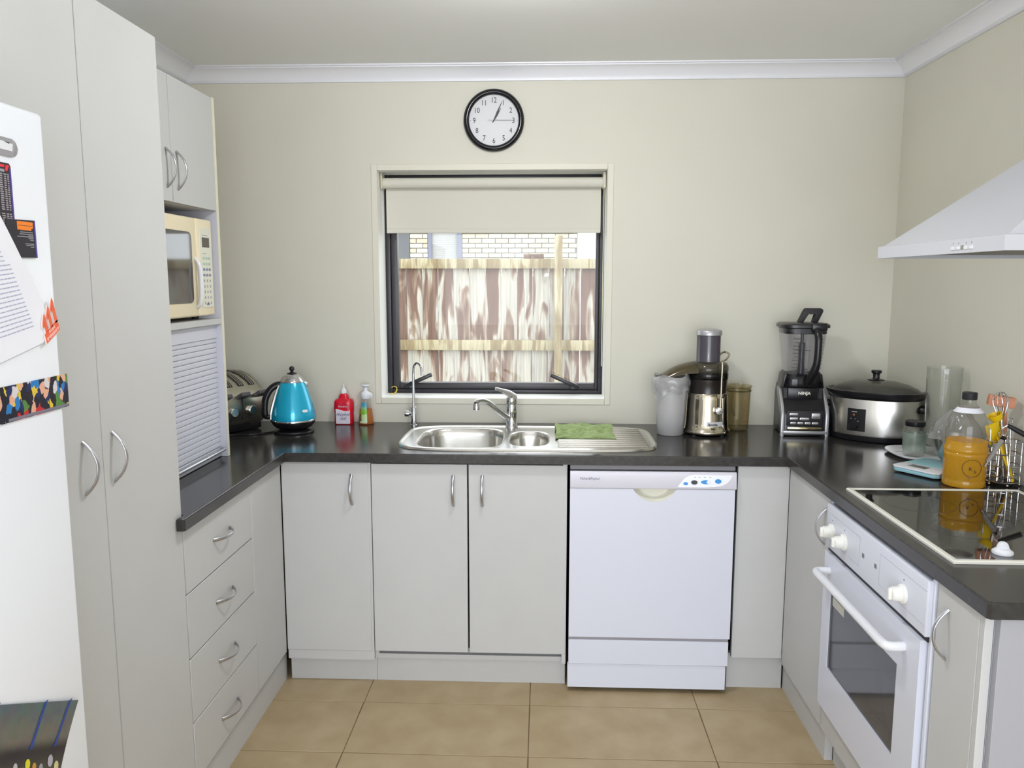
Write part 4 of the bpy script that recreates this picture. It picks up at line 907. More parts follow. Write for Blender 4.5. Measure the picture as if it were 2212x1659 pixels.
# juicer
ju = thing('juicer', 'chrome electric juicer with a dark bowl and tall feed chute', 'juicer', (0.668, -0.205, 0.9))
obj_in(MB().lathe([(0.075, 0.0), (0.085, 0.004), (0.094, 0.010), (0.094, 0.012)], seg=48), 'foot_ring', M_black, ju)
obj_in(MB().lathe([(0.095, 0.011), (0.0965, 0.016), (0.094, 0.022), (0.089, 0.026), (0.0865, 0.05), (0.084, 0.10), (0.082, 0.15), (0.0815, 0.168), (0.079, 0.172)], seg=64), 'motor_base', mat('mirror_steel', (206, 198, 180), 0.08, metal=1.0), ju, 50)
obj_in(MB().lathe([(0.076, 0.171), (0.074, 0.180), (0.0785, 0.215), (0.080, 0.225), (0.080, 0.228), (0.077, 0.230)], seg=48), 'filter_bowl', mat('bowl_black', (34, 30, 28), 0.2), ju, 50)
obj_in(MB().lathe([(0.0805, 0.228), (0.082, 0.230), (0.082, 0.250), (0.080, 0.256), (0.0795, 0.258)], seg=48), 'bowl_rim', M_smoke2, ju, 50)
obj_in(MB().lathe([(0.080, 0.256), (0.082, 0.262), (0.0815, 0.280), (0.074, 0.292), (0.050, 0.297), (0.048, 0.298)], seg=48, cap0=False, cap1=False), 'cover', M_smoke, ju, 50)
obj_in(MB().lathe([(0.0495, 0.290), (0.0485, 0.296), (0.0475, 0.300), (0.0475, 0.404)], seg=44, cap0=False, cap1=False), 'feed_chute', mat('chute_grey', (74, 70, 78), 0.12), ju, 50)
obj_in(MB().lathe([(0.049, 0.403), (0.0515, 0.405), (0.0515, 0.421), (0.049, 0.425), (0.03, 0.4285), (0.001, 0.4295)], seg=44), 'pusher_cap', M_silver, ju, 50)
hood_r = []
for k in range(9):
    t_ = k/8; x = -0.05-0.135*t_; zt = 0.297-0.010*t_-0.045*t_**2.2; wdt = 0.068-0.012*t_
    zb = 0.255-0.03*t_*t_+0.0*t_
    zb = min(zb, zt-0.004)
    hood_r.append([(x, wdt*math.cos(PI*q/10), zb+(zt-zb)*max(0, math.sin(PI*q/10))**0.7) for q in range(11)])
obj_in(MB().rings(hood_r, False, True), 'pulp_chute', clear('tan_smoky_plastic', (150, 138, 106), 0.45, (140, 126, 92), 0.06), ju, 60)
obj_in(MB().tube([(0.036, -0.092, 0.108), (0.036, -0.092, 0.20), (0.038, -0.090, 0.29), (0.040, -0.080, 0.303), (0.062, -0.05, 0.312), (0.082, -0.01, 0.326), (0.083, 0.03, 0.330), (0.070, 0.050, 0.330), (0.060, 0.085, 0.30), (0.058, 0.092, 0.2), (0.058, 0.090, 0.11)], 0.0042, 10, 5), 'locking_arm', mat('arm_satin', (196, 182, 160), 0.25, metal=1.0), ju)
obj_in(MB().lathe([(0.0165, 0), (0.0165, 0.010), (0.014, 0.014), (0.0001, 0.015)], seg=28, mtx=Matrix.Translation((0.030, -0.084, 0.108)) @ Matrix.Rotation(PI/2, 4, 'X')), 'knob', M_chrome, ju)
def jlab(u, v):
    a = math.radians(-100+46*u); r = 0.0872; return (r*math.cos(a), r*math.sin(a), 0.036+0.026*v)
obj_in(MB().quadfn(jlab, 14, 3), 'maker_plate', mat('plate_silver', (206, 204, 206), 0.35), ju, 60)
aa = math.radians(-84); 
text('Breville', 0.0125, (0.668+0.0882*math.cos(aa), -0.205+0.0882*math.sin(aa), 0.9+0.051), (1, 0.1, 0), (0, 0, 1), M_ink, ju, bold=0.0002)
for a in (0.6, 2.2, 3.9, 5.4): obj_in(MB().lathe([(0.009, -0.0), (0.009, 0.006)], (0.08*math.cos(a), 0.08*math.sin(a), 0), 12), 'rubber_foot', M_blackm, ju)

# pulp container and its bag
pc = thing('pulp_container', 'tall grey pulp bin standing left of the juicer', 'container', (0.519, -0.225, 0.9))
obj_in(MB().lathe([(0.050, 0.0), (0.053, 0.003), (0.060, 0.10), (0.066, 0.20), (0.069, 0.238), (0.067, 0.238), (0.063, 0.19), (0.050, 0.012), (0.001, 0.010)], seg=44), 'bin', mat('translucent_grey_plastic', (176, 174, 174), 0.3), pc, 50)
bag = thing('poly_bag_liner', 'crumpled clear bag lining the rim of the pulp bin', 'bag', (0.519, -0.225, 0.99))
rs = []; N_ = 60
rnd = random.Random(3)
ph = [rnd.uniform(0, 6.28) for _ in range(6)]
for k in range(11):
    t_ = k/10; ring = []
    for i in range(N_):
        a = 2*PI*i/N_
        hang = 0.06+0.028*math.sin(a*2+1.0)+0.03*max(0, math.cos(a+1.45))**2+0.012*math.sin(5*a+ph[0])
        rr_ = 0.0695+0.006*math.sin(PI*min(1, t_*1.5))+0.0045*math.sin(7*a+ph[1]+3*t_)*t_+0.003*math.sin(13*a+ph[2]-4*t_)*t_+0.004*t_
        zz = 0.243-hang*t_+(0.006*math.sin(4*a+ph[3]) if k == 0 else 0.003*math.sin(9*a+ph[4])*(1-t_))
        ring.append((rr_*math.cos(a), rr_*math.sin(a), zz-0.09))
    rs.append(ring)
ring0 = [[((0.062-0.002*q)*math.cos(2*PI*i/N_), (0.062-0.002*q)*math.sin(2*PI*i/N_), 0.243-0.09-0.02*q) for i in range(N_)] for q in (2, 1)]
obj_in(MB().rings(ring0+rs, False, False), 'film', M_bag, bag, 70)

# juice jug
jg = thing('juice_jug', 'clear amber-tinted measuring jug with red markings beside the juicer', 'jug', (0.812, -0.125, 0.9))
obj_in(MB().lathe([(0.043, 0.0), (0.046, 0.003), (0.049, 0.06), (0.0515, 0.15), (0.053, 0.178), (0.0575, 0.188), (0.0565, 0.190), (0.0515, 0.180), (0.050, 0.15), (0.0475, 0.06), (0.044, 0.008), (0.001, 0.007)], seg=44), 'jug_body', M_amber, jg, 50)
obj_in(MB().lathe([(0.0525, 0.166), (0.0545, 0.167), (0.0550, 0.171), (0.0535, 0.172)], seg=44, cap0=False, cap1=False), 'rim_band', M_smoke, jg)
rm = MB()
for k in range(10):
    a = math.radians(-62); r = 0.0515; c = Vector((r*math.cos(a), r*math.sin(a), 0.035+k*0.0115))
    rm.box(-0.006 if k % 2 else -0.009, -0.0006, -0.0008, 0.006, 0.0006, 0.0008, mtx=Matrix.Translation(c) @ Matrix.Rotation(a+PI/2, 4, 'Z'))
obj_in(rm, 'scale_marks', mat('mark_red', (170, 70, 50), 0.5), jg)
obj_in(MB().tube([(0.0, 0.055, 0.16), (0.0, 0.085, 0.155), (0.0, 0.095, 0.12), (0.0, 0.088, 0.07), (0.0, 0.052, 0.055)], 0.006, 10, 4), 'jug_handle', M_amber, jg)

# blender
bl = thing('blender', 'black and silver jug blender with silver buttons beside the slow cooker', 'blender', (1.055, -0.16, 0.9), math.radians(-4))
bW = 0.092
sideP = [(-0.095, 0.0), (0.095, 0.0), (0.095, 0.15), (0.075, 0.196), (-0.045, 0.196), (-0.052, 0.145), (-0.085, 0.11), (-0.095, 0.08)]
obj_in(MB().prism([(y, z+0.004) for y, z in sideP], -bW+0.012, bW-0.012, 'YZ', 0.006, 2), 'motor_base', M_black, bl, 30)
wing = [(-0.104, 0.012), (-0.104, 0.088), (-0.092, 0.118), (-0.03, 0.186), (-0.005, 0.192), (0.005, 0.186), (-0.02, 0.15), (-0.05, 0.115), (-0.078, 0.085), (-0.088, 0.035), (-0.088, 0.012), (-0.075, 0.0), (-0.104, 0.0)]
for s in (-1, 1):
    obj_in(MB().prism(wing, s*bW-0.012 if s > 0 else -bW, s*bW if s > 0 else -bW+0.012, 'YZ', 0.002, 2), 'side_frame', M_silver, bl, 30)
obj_in(MB().box(-bW, -0.104, 0.010, bW, -0.092, 0.024, 0.003), 'front_frame', M_silver, bl)
obj_in(MB().box(-0.068, -0.106, 0.026, 0.068, -0.094, 0.040, 0.003), 'chrome_plate', mat('warm_chrome', (206, 196, 160), 0.12, metal=1.0), bl)
obj_in(MB().box(-0.070, -0.099, 0.042, 0.070, -0.088, 0.105, 0.004), 'control_panel', M_blackm, bl)
for x0, x1, z0, z1 in ((-0.060, -0.026, 0.084, 0.096), (0.026, 0.060, 0.072, 0.096), (-0.058, -0.026, 0.066, 0.078), (-0.020, 0.018, 0.066, 0.078), (-0.056, -0.032, 0.049, 0.060), (-0.028, -0.004, 0.049, 0.060), (0.000, 0.024, 0.049, 0.060), (0.028, 0.054, 0.049, 0.060)):
    obj_in(MB().prism(rrect(x0, z0, x1, z1, 0.004, 3), -0.1025, -0.098, 'XZ', 0.0012, 2), 'button', mat('button_silver', (190, 188, 190), 0.25, metal=0.8), bl)
Lb = L(bl)
pv = Lb @ Vector((0.0, -0.0575, 0.166)); 
obj_in(MB().box(-0.062, -0.058, 0.14, 0.062, -0.04, 0.196, 0.006), 'collar_front', M_black, bl)
xd = (Lb.to_3x3() @ Vector((1, 0, 0)))
text('NINJA', 0.017, Lb @ Vector((0.004, -0.0588, 0.170)), xd, (0, 0, 1), mat('logo_white', (226, 224, 214), 0.3, metal=0.3), bl, bold=0.0006, sx=1.05)
obj_in(MB().sup([(0.078, 0.076, 0.194), (0.080, 0.078, 0.200), (0.075, 0.072, 0.235), (0.072, 0.069, 0.248)], n=4), 'jug_seat', clear('smoky_black', (60, 60, 68), 0.55, (44, 42, 48), 0.08), bl, 50)
obj_in(MB().prism([(-0.082, 0.19), (-0.074, 0.245), (-0.062, 0.256), (-0.064, 0.19)], -0.05, 0.05, 'XZ', 0.003).prism([(0.082, 0.19), (0.074, 0.245), (0.062, 0.256), (0.064, 0.19)], -0.05, 0.05, 'XZ', 0.003), 'locking_wing', M_black, bl)
obj_in(MB().sup([(0.058, 0.058, 0.236), (0.064, 0.064, 0.240), (0.070, 0.070, 0.27), (0.080, 0.080, 0.36), (0.086, 0.086, 0.412), (0.088, 0.088, 0.430), (0.084, 0.084, 0.430), (0.077, 0.077, 0.36), (0.066, 0.066, 0.27), (0.060, 0.060, 0.246), (0.01, 0.01, 0.244)], n=3.6), 'jug', M_clear2, bl, 50)
obj_in(MB().sup([(0.082, 0.082, 0.410), (0.085, 0.085, 0.412), (0.086, 0.086, 0.432), (0.096, 0.094, 0.436), (0.096, 0.094, 0.446), (0.088, 0.086, 0.452), (0.03, 0.03, 0.454)], n=4), 'jug_lid', M_black, bl, 40)
obj_in(MB().prism([(-0.026, 0.448), (0.0, 0.505), (0.006, 0.511), (0.066, 0.511), (0.074, 0.505), (0.074, 0.497), (0.052, 0.448), (0.030, 0.448), (0.048, 0.486), (0.046, 0.491), (0.014, 0.491), (-0.006, 0.448)], -0.016, 0.016, 'XZ', 0.004, 2), 'lid_handle', M_blackm, bl, 40)
obj_in(MB().box(0.010, -0.105, 0.425, 0.070, -0.060, 0.455, 0.005), 'spout_lid', M_black, bl)
obj_in(MB().tube([(0.030, -0.092, 0.43), (0.034, -0.112, 0.405), (0.034, -0.116, 0.36), (0.032, -0.114, 0.30), (0.024, -0.104, 0.262), (0.014, -0.092, 0.235), (0.006, -0.078, 0.205)], [0.016, 0.015, 0.014, 0.0145, 0.0165, 0.017, 0.014], 14, 4), 'jug_handle', M_black, bl)
obj_in(MB().lathe([(0.016, 0.244), (0.014, 0.26), (0.012, 0.30), (0.0135, 0.37), (0.007, 0.372), (0.006, 0.415)], seg=20), 'blade_column', M_black, bl)
for z, a in ((0.26, 0.3), (0.30, 1.6), (0.34, 2.7)):
    obj_in(MB().prism([(-0.035, -0.004), (0.0, -0.010), (0.035, 0.004), (0.0, 0.010)], -0.0008, 0.0008, 'XY', mtx=Matrix.Translation((0, 0, z)) @ Matrix.Rotation(a, 4, 'Z') @ Matrix.Rotation(0.2, 4, 'X')), 'blade', M_grey, bl)
gm = MB()
for k in range(9):
    z = 0.275+k*0.0145
    ex = 0.066+0.016*(z-0.25)/0.16+0.004
    gm.box(-0.048 if k % 2 else -0.055, -ex-0.002, z, -0.030, -ex-0.0012, z+0.0016); gm.box(0.052, -ex-0.002, z, 0.062, -ex-0.0012, z+0.0014)
obj_in(gm, 'scale_marks', M_ink, bl)
co = MB().tube([(1.14, -0.06, 0.9042), (1.18, -0.035, 0.9042), (1.26, -0.03, 0.9042), (1.36, -0.04, 0.9042)], 0.0038, 8, 5).build('power_cord', M_black)
tag(co, 'black power cord running from the blender behind the slow cooker', 'cord')

# slow cooker
sc_ = thing('slow_cooker', 'oval brushed steel slow cooker with glass lid and black knob', 'slow cooker', (1.312, -0.278, 0.9), math.radians(-33))
ex, ey = 0.168, 0.116
sup_ = lambda pr, **k: MB().sup([(ex*a, ey*a+(a-1)*0.0, z) for a, z in pr], n=2.25, seg=64, **k)
obj_in(sup_([(0.90, 0.0), (0.96, 0.004), (0.985, 0.022), (0.985, 0.026)]), 'base', M_black, sc_, 50)
obj_in(sup_([(0.99, 0.025), (0.995, 0.03), (0.995, 0.165), (0.985, 0.168)]), 'outer_shell', M_steel, sc_, 50)
obj_in(sup_([(1.0, 0.166), (1.03, 0.168), (1.06, 0.182), (1.09, 0.192), (1.09, 0.196), (1.04, 0.197), (0.99, 0.186), (0.95, 0.18)], cap0=False, cap1=False), 'crock_rim', M_black, sc_, 50)
obj_in(sup_([(1.0, 0.187), (0.99, 0.191), (0.90, 0.204), (0.70, 0.220), (0.45, 0.230), (0.2, 0.234), (0.05, 0.235)], cap0=False), 'glass_lid', M_lid, sc_, 60)
obj_in(sup_([(0.96, 0.17), (0.95, 0.175), (0.3, 0.165)], cap0=False), 'crock', M_black, sc_)
obj_in(MB().lathe([(0.030, 0.233), (0.031, 0.236), (0.014, 0.240), (0.012, 0.245), (0.013, 0.258), (0.019, 0.263), (0.0195, 0.270), (0.017, 0.273)], seg=28), 'lid_knob', M_black, sc_)
for s in (-1, 1):
    obj_in(MB().prism(rrect(-0.035, 0.118, 0.035, 0.146, 0.012), s*(ex-0.004), s*(ex+0.022), 'YZ', 0.005, 2), 'handle', M_black, sc_)
# control plate follows the oval front; the front faces the camera side
def plate(u, v):
    a = math.radians(-114+22*u) ; ca, sa = math.cos(a), math.sin(a); n = 2.25
    return (ex*1.004*math.copysign(abs(ca)**(2/n), ca), ey*1.008*math.copysign(abs(sa)**(2/n), sa), 0.042+0.088*v)
cp_ = obj_in(MB().quadfn(plate, 14, 4), 'control_plate', M_black, sc_, 70)
Lc = L(sc_)
def onplate(u, v, lift=0.0012):
    p = Vector(plate(u, v)); n = Vector((p.x/ex**2, p.y/ey**2, 0)).normalized(); return Lc @ (p+n*lift), (Lc.to_3x3() @ n)
def plate_mark(u, v, wd, hg, m, rnd_=False):
    p, n = onplate(u, v); xd_ = Vector((0, 0, 1)).cross(n).normalized(); mt = Matrix(((xd_.x, 0, n.x, p.x), (xd_.y, 0, n.y, p.y), (0, 1, 0, p.z), (0, 0, 0, 1)))
    b = MB()
    if rnd_: b.lathe([(wd, -0.001), (wd, 0.001), (wd*0.6, 0.002)], seg=18, mtx=mt)
    else: b.box(-wd/2, -hg/2, -0.0004, wd/2, hg/2, 0.0004, mtx=mt)
    b.build('indicator_light' if rnd_ else 'print_mark', m, sc_)
plate_mark(0.42, 0.86, 0.020, 0.0026, mat('plate_print', (190, 196, 196), 0.5))
plate_mark(0.40, 0.72, 0.0042, 0, mat('amber_lens', (150, 78, 36), 0.3), True)
plate_mark(0.25, 0.55, 0.005, 0.0015, mat('plate_print', (190, 196, 196), 0.5)); plate_mark(0.50, 0.55, 0.005, 0.0015, mat('plate_print', (190, 196, 196), 0.5)); plate_mark(0.64, 0.45, 0.006, 0.0015, mat('plate_print', (190, 196, 196), 0.5))
pk, pn = onplate(0.42, 0.26, 0.0)
xd_ = Vector((0, 0, 1)).cross(pn).normalized()
MB().lathe([(0.017, -0.001), (0.017, 0.008), (0.015, 0.010)], seg=24, mtx=Matrix(((xd_.x, 0, pn.x, pk.x), (xd_.y, 0, pn.y, pk.y), (0, 1, 0, pk.z), (0, 0, 0, 1)))).build('dial', M_black, sc_)
# ================================================================== RIGHT WORKTOP CLUTTER
tc_ = thing('tall_clear_cup', 'tall clear plastic cup against the right wall behind the plastic bag', 'cup', (1.400, -0.628, 0.9147))
obj_in(MB().lathe([(0.048, 0.0), (0.050, 0.004), (0.0535, 0.15), (0.056, 0.262), (0.0575, 0.264), (0.0575, 0.270), (0.056, 0.272), (0.057, 0.308), (0.0555, 0.308), (0.0545, 0.272), (0.052, 0.15), (0.048, 0.010), (0.001, 0.009)], seg=44), 'cup_body', M_clear, tc_, 50)
pl = thing('white_serving_board', 'thin white rounded tray under the small jar', 'tray', (1.352, -0.598, 0.9))
obj_in(MB().sup([(0.085, 0.105, 0.0), (0.095, 0.113, 0.003), (0.106, 0.125, 0.011), (0.106, 0.125, 0.014), (0.103, 0.122, 0.0145)], n=2.8), 'tray', M_white2, pl, 50)
MB().box(1.262, -0.598, 0.9145, 1.288, -0.594, 0.9149).build('print_mark', M_inkg, pl)
jr = thing('small_glass_jar', 'small clear jar with a black lid and pale green label', 'jar', (1.296, -0.66, 0.9148))
obj_in(MB().lathe([(0.028, 0.0), (0.033, 0.003), (0.0355, 0.012), (0.0365, 0.085), (0.034, 0.097), (0.029, 0.104), (0.028, 0.110)], seg=36, cap1=False), 'jar_body', M_clear, jr, 50)
obj_in(MB().lathe([(0.0370, 0.022), (0.0372, 0.024), (0.0372, 0.082), (0.0370, 0.084)], seg=36, cap0=False, cap1=False), 'label', clear('pale_green_label', (240, 246, 240), 0.45, (196, 212, 200), 0.3, vary=True), jr, 50)
obj_in(MB().lathe([(0.032, 0.106), (0.033, 0.108), (0.033, 0.121), (0.031, 0.123)], seg=36), 'lid', M_black, jr)
ks = thing('kitchen_scale', 'flat white and pale teal kitchen scale with a grey display', 'scale', (1.272, -0.842, 0.9), math.radians(-57))
obj_in(MB().prism([(-0.065, -0.098), (0.065, -0.098), (0.078, -0.085), (0.078, 0.085), (0.065, 0.098), (-0.065, 0.098), (-0.078, 0.085), (-0.078, -0.085)], 0.004, 0.017, 'XY', 0.003), 'underside', M_tealp, ks)
obj_in(MB().prism([(-0.066, -0.100), (0.066, -0.100), (0.080, -0.086), (0.080, -0.022), (-0.080, -0.022), (-0.080, -0.086)], 0.017, 0.022, 'XY', 0.0015), 'control_area', M_white2, ks)
obj_in(MB().prism([(-0.080, -0.020), (0.080, -0.020), (0.080, 0.086), (0.066, 0.100), (-0.066, 0.100), (-0.080, 0.086)], 0.017, 0.022, 'XY', 0.0015), 'weighing_platform', M_tealp, ks)
obj_in(MB().box(-0.040, -0.070, 0.0218, 0.020, -0.038, 0.0226, 0.0004, 1), 'display', M_lcd, ks)
for k in range(6): obj_in(MB().lathe([(0.005, 0.0218), (0.005, 0.0228)], (0.034+0.014*(k % 3), -0.060+0.016*(k//3), 0), 12), 'button', mat('button_pale', (220, 220, 222), 0.4), ks)
for x in (-0.05, 0.05):
    for y in (-0.07, 0.07): obj_in(MB().lathe([(0.01, 0), (0.01, 0.005)], (x, y, 0), 12), 'foot', M_blackm, ks)
mbw = thing('steel_mixing_bowl', 'deep stainless mixing bowl on the kitchen scale', 'bowl', (1.376, -0.782, 0.9225))
obj_in(MB().lathe([(0.032, 0.0), (0.042, 0.004), (0.058, 0.022), (0.068, 0.05), (0.073, 0.082), (0.0755, 0.083), (0.0755, 0.085), (0.072, 0.085), (0.066, 0.05), (0.056, 0.024), (0.04, 0.008), (0.001, 0.006)], seg=44), 'bowl', M_steel, mbw, 50)
pb = thing('plastic_bag', 'crumpled clear plastic bag heaped over the mixing bowl', 'bag', (1.375, -0.78, 1.0))
rs = []; rnd = random.Random(11); ph = [rnd.uniform(0, 6.28) for _ in range(8)]
for k in range(15):
    t_ = k/14; ring = []
    base = 0.074*(1-t_)**0.62+0.012
    for i in range(52):
        a = 2*PI*i/52
        r_ = base*(1+0.10*math.sin(3*a+ph[0]+4*t_)+0.07*math.sin(7*a+ph[1]-5*t_)+0.05*math.sin(12*a+ph[2]+9*t_))
        z = 0.002+0.098*t_+0.006*math.sin(5*a+ph[3])*(1-t_)+0.004*math.sin(11*a+ph[5]+3*t_)
        ring.append((r_*math.cos(a)*1.0+0.012*t_-0.004, r_*math.sin(a)*0.95, z))
    rs.append(ring)
obj_in(MB().rings(rs, False, True), 'film', M_bag, pb, 75)

# orange cordial bottle
ob = thing('orange_cordial_bottle', 'big clear bottle of bright orange cordial with a black cap', 'bottle', (1.288, -1.010, 0.9))
bprof = [(0.056, 0.0), (0.060, 0.005), (0.060, 0.02), (0.0585, 0.024), (0.060, 0.028), (0.060, 0.094), (0.0615, 0.099), (0.0615, 0.104), (0.0590, 0.108), (0.0615, 0.112), (0.0615, 0.120), (0.0570, 0.126), (0.0575, 0.136), (0.0585, 0.150), (0.0580, 0.170), (0.0555, 0.192), (0.0495, 0.212), (0.0400, 0.230), (0.0290, 0.243), (0.0215, 0.250), (0.0190, 0.256), (0.0190, 0.272)]
obj_in(MB().lathe(bprof, seg=52, cap1=False), 'bottle_body', clear('clear_pet', (246, 246, 244), 0.05, (220, 220, 216), 0.02, 1.45), ob, 45)
obj_in(MB().lathe([(max(r-0.0016, 0.001), z+(0.002 if k == 0 else 0)) for k, (r, z) in enumerate(bprof) if z <= 0.14]+[(0.0558, 0.142)], seg=52), 'cordial', M_syrup, ob, 45)
obj_in(MB().lathe([(0.0198, 0.266), (0.0205, 0.268), (0.0205, 0.286), (0.0188, 0.288)], seg=36), 'cap', M_blackm, ob)
obj_in(MB().lathe([(0.0410, 0.2285), (0.0415, 0.2290), (0.0300, 0.2428), (0.0296, 0.2420)], seg=44, cap0=False, cap1=False), 'neck_band', mat('neck_band_white', (236, 236, 244), 0.35), ob)
Lo = Vector((1.288, -1.010, 0.9))
def onb(adeg, z, r=0.0606): a = math.radians(adeg); return Lo+Vector((r*math.cos(a), r*math.sin(a), z)), Vector((-math.sin(a), math.cos(a), 0))
pts = []
for k in range(30):
    q = 2*PI*k/30; pts.append(onb(-98+26*math.cos(q), 0.066+0.026*math.sin(q))[0])
MB().tube(pts, 0.0007, 6, 0, True).build('label_ring', M_ink, ob)
p, xd = onb(-103, 0.064, 0.0612); text('R', 0.015, p, xd, (0, 0, 1), M_ink, ob)
p, xd = onb(-90, 0.056, 0.0612); text('b', 0.013, p, xd, (0, 0, 1), M_ink, ob)
p, xd = onb(-104, 0.038, 0.0608); MB().prism(ell(0, 0, 0.004, 0.004, 14), -0.0004, 0.0004, 'XY', mtx=Matrix(((xd.x, 0, xd.y, p.x), (xd.y, 0, -xd.x, p.y), (0, 1, 0, p.z), (0, 0, 0, 1)))).build('label_seal', mat('seal_brown', (150, 100, 60), 0.5), ob)

# wire utensil holder
RX, RY, RR = 1.415, -0.985, 0.048
uh = thing('wire_utensil_holder', 'round chrome wire utensil holder beside the orange bottle', 'utensil holder', (RX, RY, 0.9))
circ = lambda r, z, n=28: [(RX+r*math.cos(2*PI*k/n), RY+r*math.sin(2*PI*k/n), z) for k in range(n)]
for z in (0.912, 0.930, 0.962, 0.998, 1.036): MB().tube(circ(RR, z), 0.0018, 8, 0, True).build('wire_ring', M_chrome, uh)
for k in range(6):
    a = 2*PI*k/6+0.35; x, y = RX+RR*math.cos(a), RY+RR*math.sin(a)
    MB().tube([(x, y, 0.906), (x, y, 1.036)], 0.0018, 8).build('wire_upright', M_chrome, uh)
    MB().ball((x, y, 0.9048), 0.0046, 12).build('ball_foot', M_chrome, uh)
MB().lathe([(0.047, 0.0), (0.047, 0.004)], (RX, RY, 0.908), 28).build('base_disc', M_black, uh)
MB().tube([(RX-0.046, RY-0.006, 1.036), (RX-0.046, RY-0.006, 1.062), (RX-0.047, RY-0.004, 1.072), (RX-0.050, RY, 1.074), (RX-0.053, RY+0.004, 1.068)], 0.0018, 8, 4).build('hook', M_chrome, uh)
# utensils standing in it
t = thing('balloon_whisk', 'steel balloon whisk standing head up in the wire holder', 'whisk', (RX, RY, 0.914))
a0_, a1_ = Vector((RX+0.012, RY+0.010, 0.914)), Vector((RX-0.006, RY+0.014, 1.10))
MB().tube([a0_, a1_], 0.0055, 12).build('handle', M_steel, t)
dirv = (a1_-a0_).normalized()
for k in range(5):
    a = PI*k/5; sd = Vector((math.cos(a), math.sin(a), 0)); sd = (sd-dirv*sd.dot(dirv)).normalized()
    pts = [a1_+sd*w_*sgn+dirv*h_ for sgn, w_, h_ in ((1, 0.004, 0), (1, 0.016, 0.03), (1, 0.021, 0.055), (1, 0.014, 0.077), (1, 0.0, 0.084), (-1, 0.014, 0.077), (-1, 0.021, 0.055), (-1, 0.016, 0.03), (-1, 0.004, 0))]
    MB().tube(pts, 0.0011, 6, 4).build('whisk_wire', M_chrome, t)
t = thing('wooden_mallet', 'reddish wooden meat mallet head above the utensil holder', 'mallet', (RX+0.018, RY+0.028, 0.914))
MB().tube([(RX+0.022, RY+0.020, 0.914), (RX+0.014, RY+0.036, 1.135)], 0.006, 12).build('handle', M_wood, t)
MB().box(-0.036, -0.017, -0.016, 0.036, 0.017, 0.016, 0.002, mtx=Matrix.Translation((RX+0.002, RY+0.036, 1.152)) @ Matrix.Rotation(-0.35, 4, 'Z') @ Matrix.Rotation(0.12, 4, 'Y')).build('head', M_wood, t)
t = thing('yellow_spatula', 'bright yellow nylon spatula standing in the wire holder', 'spatula', (RX-0.02, RY, 0.914))
MB().tube([(RX+0.02, RY-0.025, 0.914), (RX-0.006, RY-0.018, 0.985), (RX-0.024, RY-0.004, 1.05)], [0.008, 0.007, 0.006], 12, 4, flat=0.6).build('handle', M_yellow, t)
MB().box(-0.021, -0.004, -0.032, 0.021, 0.004, 0.032, 0.004, mtx=Matrix.Translation((RX-0.034, RY+0.003, 1.056)) @ Matrix.Rotation(-0.3, 4, 'Y') @ Matrix.Rotation(0.2, 4, 'Z')).build('blade', M_yellow, t)
t = thing('yellow_ladle', 'yellow nylon ladle with a rounded head in the wire holder', 'ladle', (RX, RY+0.01, 0.914))
MB().tube([(RX+0.028, RY-0.010, 0.914), (RX+0.0, RY+0.012, 1.02), (RX-0.018, RY+0.018, 1.095)], 0.0055, 12, 4).build('handle', M_yellow, t)
MB().lathe([(0.004, -0.012), (0.014, -0.009), (0.020, 0.002), (0.021, 0.012), (0.019, 0.012), (0.013, -0.004), (0.001, -0.008)], seg=24, mtx=Matrix.Translation((RX-0.022, RY+0.014, 1.104)) @ Matrix.Rotation(-0.5, 4, 'Y')).build('scoop', M_yellow, t)
t = thing('vegetable_peeler', 'silver handled utensil hanging outwards across the orange bottle', 'peeler', (RX-0.05, RY-0.05, 0.98))
pA, pB = Vector((RX-0.036, RY-0.050, 1.046)), Vector((RX-0.088, RY-0.074, 0.985))
MB().tube([pA, pB], [0.0062, 0.0068], 14).build('handle', M_silver, t)
MB().tube([pA+(pA-pB)*0.02, pA+(pA-pB)*0.14], 0.0075, 14).build('collar', M_black, t)
MB().tube([pB, pB+(pB-pA)*0.10, pB+(pB-pA)*0.22], [0.005, 0.0045, 0.004], 12).build('end_loop', M_chrome, t)
MB().tube([pA+(pA-pB)*0.14, pA+(pA-pB)*0.30, pA+(pA-pB)*0.42], [0.003, 0.006, 0.002], 10, flat=0.4).build('blade', M_steel, t)
t = thing('black_handled_utensil', 'utensil with a ribbed black grip leaning right over the holder', 'utensil', (RX, RY-0.02, 0.93))
pA, pB = Vector((RX-0.010, RY-0.028, 1.088)), Vector((RX+0.045, RY-0.052, 1.055))
MB().tube([pA, pA.lerp(pB, 0.5), pB], [0.0062, 0.0078, 0.0082], 14).build('grip', M_blackm, t)
MB().tube([pA, Vector((RX-0.022, RY-0.02, 1.07)), Vector((RX-0.014, RY-0.004, 1.0)), Vector((RX-0.004, RY, 0.915))], 0.003, 8, 4).build('shaft', M_chrome, t)
